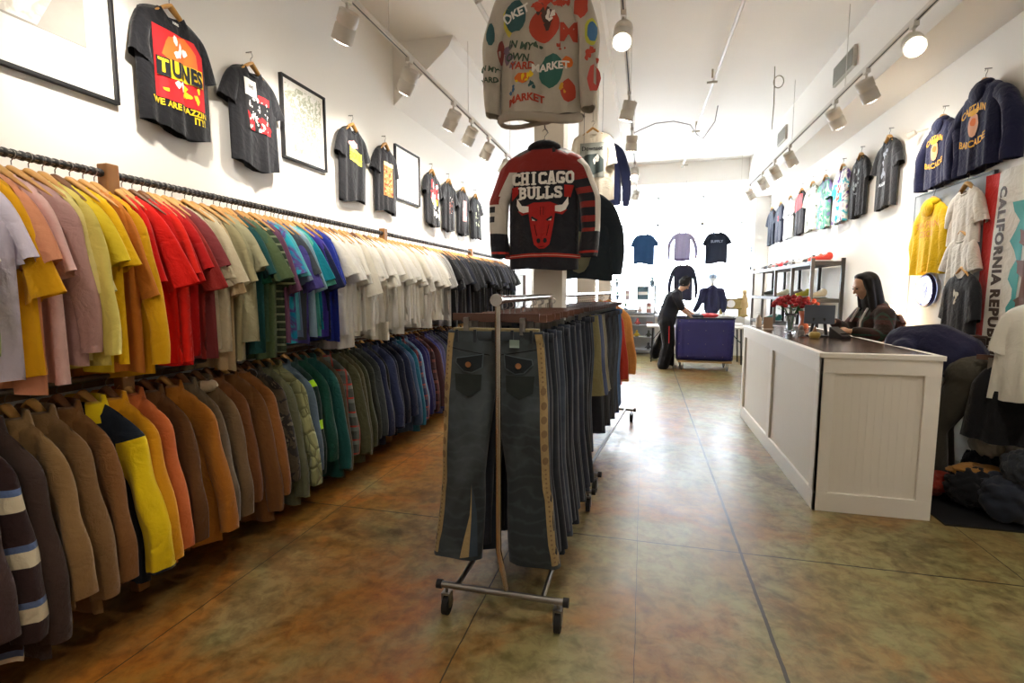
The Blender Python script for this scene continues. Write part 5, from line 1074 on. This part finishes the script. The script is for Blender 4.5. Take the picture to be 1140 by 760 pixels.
# grey shelf unit under and before the window
t = thing('plant_shelf', 'grey metal shelf unit with plants and knick-knacks in front of the shop window', 'shelf', (-.23, 12.02, 0)); GM = plain('#9c9fa4', .5)
for z in (.14, .42, .69, .97, 1.27, 1.56): put('shelf_board', M().box(-.50, .48, -.17, .17, z - .012, z + .012), GM, t, bev=.003)
for x in (-.50, .47):
    for y in (-.17, .16): put('post', M().box(x - .012, x + .016, y - .012, y + .012, 0, 1.60), GM, t)
put('rear_panel', M().box(-.50, .48, .165, .172, .12, .97), plain('#a9abae', .6), t)
def pot(x, y, z, label, c='#3c4654', h=.09, leafc='#4f7a58', n=12, lh=.16):
    t = thing('potted_plant', label, 'plant', (x, y, z)); put('pot', M().lathe([(0, 0), (h * .35, 0), (h * .48, h), (h * .42, h), (h * .38, h * .85), (0, h * .85)], n=16), plain(c, .6), t); m = M(); r_ = random.Random(int(x * 999) + n)
    for i in range(n):
        a = r_.uniform(0, 6.28); l = lh * r_.uniform(.6, 1); p0 = Vector((0, 0, h * .8)); p1 = p0 + Vector((math.cos(a) * .25 * l, math.sin(a) * .25 * l, l * .6)); p2 = p0 + Vector((math.cos(a) * .6 * l, math.sin(a) * .6 * l, l * .9)); s_ = Vector((-math.sin(a), math.cos(a), 0)) * .014
        m.add([p0 - s_ * .3, p0 + s_ * .3, p1 + s_, p1 - s_, p2], [(0, 1, 2, 3), (3, 2, 4)])
    put('leaves', m, plain(leafc, .6), t); return t
pot(-.58, 11.98, 1.283, 'small potted plant in a dark pot on the left of the top open shelf'); pot(.18, 11.95, 1.573, 'round grey-green potted plant on top of the grey shelf unit', '#66747c', .13, '#5f7a72', 16, .15)
pot(-.6, 12.0, 1.573, 'pale leafy plant at the left end of the shelf top', '#8a9298', .1, '#7d9a8a', 14, .14); pot(-.4, 11.95, .982, 'tall spiky plant in a grey pot on the shelf at sill height', '#7a868e', .1, '#5a7a5c', 12, .2)  # the shelf-top plant has paler leaves and pot
pot(.42, 12.2, .93, 'leafy green plant on the sill right of the shelf unit', '#4a4f58', .1, '#4c8a4c', 18, .2); pot(.55, 12.25, .93, 'dark spherical-leaved plant beside the man on the sill', '#2a2c38', .1, '#2c3a4a', 22, .14)
for x, z, s, c, lb in ((-.36, 1.283, (.05, .05, .2), '#b7a7ac', 'pale pink box standing on the upper shelf'), (-.02, 1.283, (.13, .02, .27), '#4d6872', 'dark teal framed picture standing on the upper shelf'), (-.28, .982, (.14, .06, .07), '#26262e', 'low black box on the sill-height shelf'), (.12, .982, (.055, .05, .22), '#9a6a62', 'dull red tin on the sill-height shelf'), (-.52, .702, (.09, .05, .09), '#6c88a0', 'pale blue tin on the middle shelf'), (.14, .702, (.07, .05, .07), '#a87064', 'reddish tin on the middle shelf right end')):
    t = thing('shelf_box', lb, 'box', (x, 11.97, z)); put('box_body', M().box(-s[0], s[0], -s[1], s[1], 0, s[2]), plain(c, .5, noise=.3, scale=18), t, bev=.004); put('box_band', M().box(-s[0] * .8, s[0] * .8, -s[1] - .002, -s[1], s[2] * .35, s[2] * .6), plain('#d8d4cc', .5), t)
def ornament(x, z, c, lb, name='ornament', cat='ornament'):
    t = thing(name, lb, cat, (x, 11.95, z)); blob('ornament_body', M().ell((0, 0, .05), (.05, .04, .05)).ell((0, -.01, .12), (.03, .03, .035)).cap((.03, 0, .06), (.07, 0, .03), .015, .012).cap((-.03, 0, .06), (-.07, 0, .03), .015, .012), plain(c, .5), t, .008, 2); put('ornament_base', M().lathe([(0, 0), (.045, 0), (.04, .012), (0, .012)], n=14), plain('#4a4038', .6), t)
ornament(-.08, .982, '#c8b0a0', 'cream figure ornament on the sill-height shelf'); ornament(-.12, .702, '#b0504c', 'red figure ornament on the middle shelf'); ornament(-.13, .432, '#c8a828', 'yellow ornament on the lower shelf'); ornament(.13, .432, '#3a4036', 'dark green bottle-like ornament on the lower shelf'); ornament(.13, .152, '#3c3c40', 'dark ornament on the lowest shelf')
# shirts in the window
def hung(x, y, z, me, m, label, name='t_shirt', col=PWHITE, wire=3.62):
    o = put(name, me, m, None, (x, y, z)); tag(o, label, 'shirt'); put('neckband', NB, m, o)
    h = put('plastic_hanger', HBODY, col, None, (x, y, z + .012)); tag(h, 'white hanger of the ' + label, 'hanger'); h['label'] = ' '.join(h['label'].split()[:14]); put('hook', HHOOK, STEEL, h)
    w_ = put('hanging_wire', M().tube([(0, 0, 0), (0, 0, 3.74 - z - .1)], .0022, 6), STEEL, None, (x, y, z + .1)); tag(w_, ' '.join(('thin wire from the window bulkhead above the ' + label).split()[:16]), 'wire')
    return o
hung(-.02, 11.9, 2.72, WT[0], g('#23446a'), 'deep blue T-shirt hanging leftmost in the window')
o = hung(.79, 11.9, 2.74, garment(430, W=.17, Ws=.165, length=.62, thick=.03, amp=.014, sleeve='long', sout=.31, sdrop=-.58, sr=.042), g('#9a93b0'), 'pale lilac long-sleeved shirt hanging mid window', 'long_sleeved_shirt'); drape(o, rect(-.165, .165, -.61, -.57), g('#5a4a70'), .004, 'hem_band')
o = hung(1.49, 11.9, 2.72, WT[2], g('#202636'), 'black T-shirt with grey lettering hanging rightmost in the window'); write(o, 'SUPPLY', .075, 0, -.2, plain('#8a90a0', .7), bold=.03)
hung(.80, 11.45, 2.02, garment(431, W=.19, Ws=.175, length=.75, thick=.035, amp=.014, sleeve='long', sout=.29, sdrop=-.7, sr=.045), g('#2a2c40'), 'dark navy sweatshirt hanging behind the man', 'sweatshirt')

# ------------------------------------------------------------------ shoe shelves on the right wall
SX0, SX1 = 2.10, 2.45; ys = (7.42, 8.32, 9.30, 10.22, 11.1); SB = plain('#4c4540', .5, noise=.15)
t = thing('shoe_shelving', 'dark metal shelving unit with shoes along the right wall', 'shelf', (0, 0, 0)); t.location = (SX0, ys[0], 0)
for y in ys:
    for x in (0, SX1 - SX0): put('upright', M().box(x - .02, x + .02, y - ys[0] - .02, y - ys[0] + .02, 0, 1.90), plain('#6b645e', .5) if x == 0 else plain('#2a2725', .5), t)
for z in (.30, .93, 1.38, 1.86):
    for y0, y1 in zip(ys[:-1], ys[1:]): put('shelf_board', M().box(-.02, SX1 - SX0 + .02, y0 - ys[0], y1 - ys[0], z - .05, z), SB, t, bev=.003)
def shoe_mesh(seed=0):
    m = M(); m.cap((-.0, 0, .045), (.15, 0, .035), .04, .034); m.ell((-.02, 0, .075), (.05, .038, .055)); m.cap((.02, 0, .07), (.1, 0, .05), .036, .03); return m
shp = None
def shoe(x, y, z, rz, c, c2, label, tilt=0):
    global shp
    t = thing('sneaker', label, 'shoe', (x, y, z), rz)
    if shp is None:
        a = blob('upper', shoe_mesh(), plain(c, .5), t, .007, 4); shp = a.data; a.data.materials.clear(); a.data.materials.append(plain(c, .5))
        s_ = blob('sole', M().cap((-.03, 0, .014), (.16, 0, .014), .044, .038, .3), PWHITE, t, .007, 2); shoe.sole = s_.data
        lc = M()
        for k in range(4): lc.tube([(.03 + .02 * k, -.028, .1 - .012 * k), (.03 + .02 * k, 0, .112 - .012 * k), (.03 + .02 * k, .028, .1 - .012 * k)], .004, 5)
        shoe.lace = lc.mesh('laces')
    else: put('upper', shp, plain(c, .5), t); put('sole', shoe.sole, plain(c2, .5), t)
    put('laces', shoe.lace, plain(c2, .6), t); t.rotation_euler[1] = 0; return t
shoe.sole = None
top = [(7.62, '#e8402c', '#f2d8d0', 'bright red and white sneaker on the near end of the top shelf'), (7.95, '#e85a40', '#f4ece8', 'coral red sneaker on the top shelf behind the nearest pair'), (8.25, '#30333c', '#e4e4e4', 'black sneaker on the top shelf beside the coral one'), (8.6, '#dedbd4', '#f4f4f4', 'white sneaker on the top shelf after the black one'), (8.95, '#8d8f92', '#e8e8e8', 'grey sneaker midway along the top shelf'), (9.3, '#4a5058', '#dddddd', 'charcoal sneaker midway along the top shelf'),
       (9.65, '#c42c36', '#e8e0e0', 'deep red sneaker past the middle of the top shelf'), (10.0, '#a06a6a', '#e8e0e0', 'dusty red sneaker near the far end of the top shelf'), (10.4, '#6d6660', '#e0e0e0', 'brown grey sneaker near the far end of the top shelf'), (10.8, '#2c3038', '#e0e0e0', 'black sneaker at the far end of the top shelf')]
for i, (y, c, c2, lb) in enumerate(top): shoe(2.33, y, 1.862, math.radians(200 + 8 * (i % 3)), c, c2, lb)
for i, (y, c, c2, lb) in enumerate([(7.75, '#d8c8a8', '#f0f0f0', 'cream sneaker on the middle shelf nearest bay'), (8.45, '#d8cf3c', '#f0f0f0', 'yellow sneaker on the middle shelf, second bay'), (8.85, '#6a6058', '#d8d0c0', 'brown sneaker on the middle shelf, second bay'), (9.6, '#e6dcb8', '#f4f0e0', 'cream high-top on the middle shelf, third bay'), (10.6, '#55605a', '#e0e0e0', 'grey green sneaker on the middle shelf, farthest bay')]): shoe(2.33, y, 1.382, math.radians(205), c, c2, lb)
shoe(2.33, 10.35, .932, math.radians(200), '#1f8a80', '#d0f0ec', 'teal sneaker on the lower shelf farthest bay'); shoe(2.33, 10.0, .932, math.radians(200), '#2a7a74', '#e0e0e0', 'second darker teal sneaker on the lower shelf')
t = thing('thermostat', 'small dark wall control on the pilaster by the window', 'control', (2.215, 12.0, 2.35)); put('control_body', M().box(-.02, .0, -.04, .04, -.05, .05), DGREY, t, bev=.003); put('control_dial', M().tube([(-.028, 0, 0), (-.02, 0, 0)], .02, 12), PWHITE, t)
t = thing('wall_intercom', 'dark wall bracket with cable below the pilaster control', 'bracket', (2.215, 12.0, 1.95)); put('bracket_body', M().box(-.03, .0, -.05, .05, -.03, .03), BLACK, t, bev=.003); put('cable', M().tube([(-.01, 0, -.03), (-.02, .02, -.2), (-.01, 0, -.4)], .004, 6), DGREY, t)

# ------------------------------------------------------------------ right foreground heap
def heap(loc, r, c, label, seed, name='crumpled_garment', cat='garment', m_=None, amp=.34):
    m = M(); m.ell((0, 0, 0), (1, 1, 1), None, 56); me = m.mesh('c'); r_ = random.Random(seed); ks = [Vector((r_.uniform(-1, 1), r_.uniform(-1, 1), r_.uniform(-1, 1))) * (3 + 1.6 * q_) for q_ in range(6)]
    for v in me.vertices:
        n_ = v.co.copy(); f = sum(abs(math.sin(k.dot(n_) + i)) for i, k in enumerate(ks)) / 6; q = 1 - amp + amp * 1.6 * f; v.co = Vector((n_.x * r[0] * q, n_.y * r[1] * q, max(-.95, n_.z) * r[2] * q))
    lo = min(v.co.z for v in me.vertices)
    for v in me.vertices: v.co.z -= lo
    o = put(name, me, m_ or g(c), None, loc); tag(o, label, cat); return o
heap((2.02, 4.28, 0), (.20, .16, .10), '#8a2c1c', 'rust red crumpled garment on the floor behind the counter corner', 1)
heap((2.26, 4.10, .20), (.17, .09, .05), '#a8783c', 'tan leather strap bag lying across the floor pile', 2, 'leather_bag', 'bag')
heap((2.0, 4.58, 0), (.14, .16, .26), '#6a6a6c', 'grey plastic-wrapped bundle behind the counter end', 3, 'plastic_bundle', 'bundle')
heap((2.33, 3.90, 0), (.15, .18, .15), '#23324a', 'blue denim bag at the right edge of the floor pile', 4, 'denim_bag', 'bag', DN[4])
heap((2.38, 3.86, .22), (.11, .15, .12), '#2c3038', 'black rucksack on top of the blue denim bag', 5, 'rucksack', 'bag')
heap((2.40, 4.30, .30), (.09, .12, .09), '#a8a49c', 'grey white crumpled cloth high in the floor pile', 6)
heap((2.38, 4.30, 0), (.11, .14, .19), '#1a1c26', 'dark navy heap of clothes against the wall', 8)
heap((2.20, 4.08, 0), (.13, .13, .14), '#1c1c20', 'black crumpled cloth beside the rust red garment', 7)
o = put('floor_mat', M().box(1.9, 2.49, 3.72, 4.8, .0, .012), BLACK, None); tag(o, 'black floor mat under the pile of bags', 'mat')
BK2 = g('#141418')
o = put('skirt', garment(441, W=.20, Ws=.13, length=.52, thick=.06, amp=.03, sleeve='none', neck=.12, dip=.01, flare=.05), g('#121216'), None, (2.35, 3.98, 1.02), -.5); tag(o, 'black cloth hanging under the white T-shirt at the right edge', 'garment')
clip_hanger(2.35, 3.98, 1.05, -.5, 'clip hanger holding the black cloth at the right edge')
o = put('wall_hook', M().tube([(.12, 0, 0), (0, 0, 0), (0, 0, .02)], .005, 6), STEEL, None, (2.375, 3.98, 1.11)); tag(o, 'steel wall hook above the black cloth at the right edge', 'hook')
o = put('t_shirt', garment(440, W=.23, Ws=.2, length=.62, thick=.05, amp=.02, sout=.27, sdrop=-.3, sr=.08, flare=.03), g('#d9d4c6'), None, (2.36, 3.80, 1.42), -PI / 2 + .5); tag(o, 'white T-shirt hanging low at the right edge of the picture', 'shirt'); put('neckband', NB, g('#d9d4c6'), o)
hanger((2.36, 3.80, 1.432), -PI / 2 + .5, 'wooden hanger of the low white T-shirt at the right edge')
o = put('wall_hook', M().tube([(.11, 0, 0), (0, 0, 0), (0, 0, .02)], .005, 6), STEEL, None, (2.375, 3.80, 1.53)); tag(o, 'steel wall hook of the low white T-shirt at the right edge', 'hook')

# ------------------------------------------------------------------ ceiling: tracks, spots, pipes, cables
LW = plain('#cfc8bd', .5, noise=.02); BULB = glow('#fff6e4', 30, 'lit_bulb')
def spot(x, y, z, aim, label, group, lit=True, e=None, bare=False):
    t = thing('track_spotlight', label, 'spotlight', (x, y, z), 0, group); d = (Vector(aim) - Vector((x, y, z))).normalized()
    put('mount', M().box(-.018, .018, -.035, .035, .035, .07).tube([(0, 0, .035), (0, 0, -.02)], .01, 8), LW, t)
    c = d * .03 + Vector((0, 0, -.07)); h = put('lamp_head', M().tube([c - d * .085, c - d * .08, c - d * .01, c - d * .008, c + d * .005, c + d * .008, c + d * .1], [.06, .068, .068, .062, .062, .068, .07], 20, True), LW, t)
    put('lens', M().tube([c + d * .1, c + d * .104], .058, 20), BULB, h)
    put('yoke', M().tube([(0, .0, -.02), (.0, .0, -.03), c - d * .05], .008, 6), LW, t)
    p = Vector((x, y, z)) + c + d * .13
    lamp('spot_beam', 'SPOT', p, e or SPOT_W, aim, WARM, spot_size=math.radians(105), spot_blend=1.0, shadow_soft_size=.05); return t
def track(x, y0, y1, z, label):
    t = thing('lighting_track', label, 'track', (x, y0, z)); put('track_bar', M().box(-.018, .018, 0, y1 - y0, .0, .03), LW, t, bev=.002); put('conductor_groove', M().box(-.005, .005, .01, y1 - y0 - .01, -.002, .0), DGREY, t); y = .9
    while y < y1 - y0: put('suspension_rod', M().tube([(0, y, .03), (0, y, ZC - z)], .0035, 6), LW, t); y += 1.8
track(-1.9, -2.6, 9.2, 3.37, 'long left lighting track hung on rods below the ceiling'); track(-.19, -2.2, 11.0, 3.47, 'middle lighting track hung over the aisle'); track(1.80, -2.4, 11.3, 3.37, 'right lighting track running beside the bulkhead')
for i, y in enumerate((-1.6, -.4, .7, 1.9, 3.13, 4.04, 5.05, 5.6, 6.25, 7.1, 8.2)):  # heads at the near end are out of view, added as fill light
    spot(-1.9, y, 3.30, (-2.7, y + .45, 2.2), 'white cylindrical spotlight on the left lighting track, %s in line from the near end' % ORD[i], 'left track spotlights', e=SPOT_W * (.45 if i < 3 else 1.1))
for i, y in enumerate((-1.4, .6, 2.6, 4.4, 5.2, 5.95, 7.6, 8.4, 9.2, 10.2)):  # the nearest ones, behind the camera, are unseen fill lamps added
    spot(1.80, y, 3.30, (1.2, y - 2.2, 1.9) if i == 3 else (2.5, y + .45, 2.2), 'lit spotlight on the right track turned towards the viewer' if i == 3 else 'white cylindrical spotlight on the right lighting track, %s in line from the near end' % ORD[i], None if i == 3 else 'right track spotlights', e=SPOT_W * (.45 if i < 2 else .85))
for i, y in enumerate((-1.0, 1.4, 3.95, 5.5, 6.7, 8.5, 10.3)):  # likewise starts with unseen heads added for fill
    spot(-.19, y, 3.40, (-.25, y - 1.6, 1.4) if i in (2, 5) else (-.9 + .5 * (i % 3), y + .6, .8), ['', '', 'brightly lit spotlight on the middle track facing the viewer', '', '', 'far lit spotlight on the middle track facing the viewer', ''][i] or 'white spotlight on the middle lighting track, %s in line from the near end' % ORD[i], None if i in (2, 5) else 'middle track spotlights', e=SPOT_W * .7)
t = thing('sprinkler_pipe', 'white ceiling pipe with brackets over the right aisle', 'pipe', (.74, -2, 4.03)); put('pipe', M().tube([(.08, 0, 0), (.05, 7, 0), (-.03, 13.5, 0)], .02, 10), LW, t)
for y in (2, 5.2, 8.9, 10.9, 13.2): put('pipe_bracket', M().tube([(-.0, y, .02), (0, y, .12)], .012, 8).tube([(-.06, y, -.03), (.06, y, -.03)], .014, 8), plain('#b8ae9c', .6), t)
t = thing('ceiling_pipe', 'white ceiling pipe running above the left track', 'pipe', (-2.0 + .55, -2, 4.0)); put('pipe', M().tube([(0, 0, 0), (-.05, 13.5, 0)], .022, 10), LW, t)
for y in (3.0, 6.5, 9.9): put('pipe_bracket', M().tube([(0, y, .0), (0, y, .15)], .01, 8).tube([(-.03, y, -.03), (.03, y, .0)], .016, 8), LW, t)
o = put('ceiling_cable', M().tube([(-.17, 7.0, 3.5), (-.1, 7.3, 3.62), (.1, 7.6, 3.78), (.35, 7.9, 3.88), (.6, 8.2, 3.9), (.72, 8.5, 3.84), (.82, 8.6, 3.80), (.95, 8.3, 3.95), (.97, 8.2, 4.14)], .008, 6), plain('#8f8a84', .6), None); tag(o, 'grey loose cable strung from the middle track to the ceiling pipe', 'cable')
t = thing('hanging_cable', 'cable with a round coil hanging from the ceiling near the bulkhead', 'cable', (1.45, 7.0, 3.42)); put('cable', M().tube([(0, 0, .0), (.01, 0, .3), (.0, 0, .73)], .006, 6), plain('#8f8674', .6), t); put('coil', M().tube([(.05 + .055 * math.cos(a), 0, .55 + .07 * math.sin(a)) for a in [2 * PI * k / 20 for k in range(21)]], .006, 6, False), plain('#a89f8c', .6), t)
t = thing('wall_spotlight', 'small pale bracket with spotlight on the right wall between tee and hoodie', 'spotlight', (XR - .002, 5.68, 2.97)); put('arm', M().tube([(0, 0, 0), (-.10, .04, -.02)], .008, 8), LW, t); put('lamp_head', M().tube([(-.09, .02, -.02), (-.13, .07, -.04)], [.022, .03], 14), LW, t)
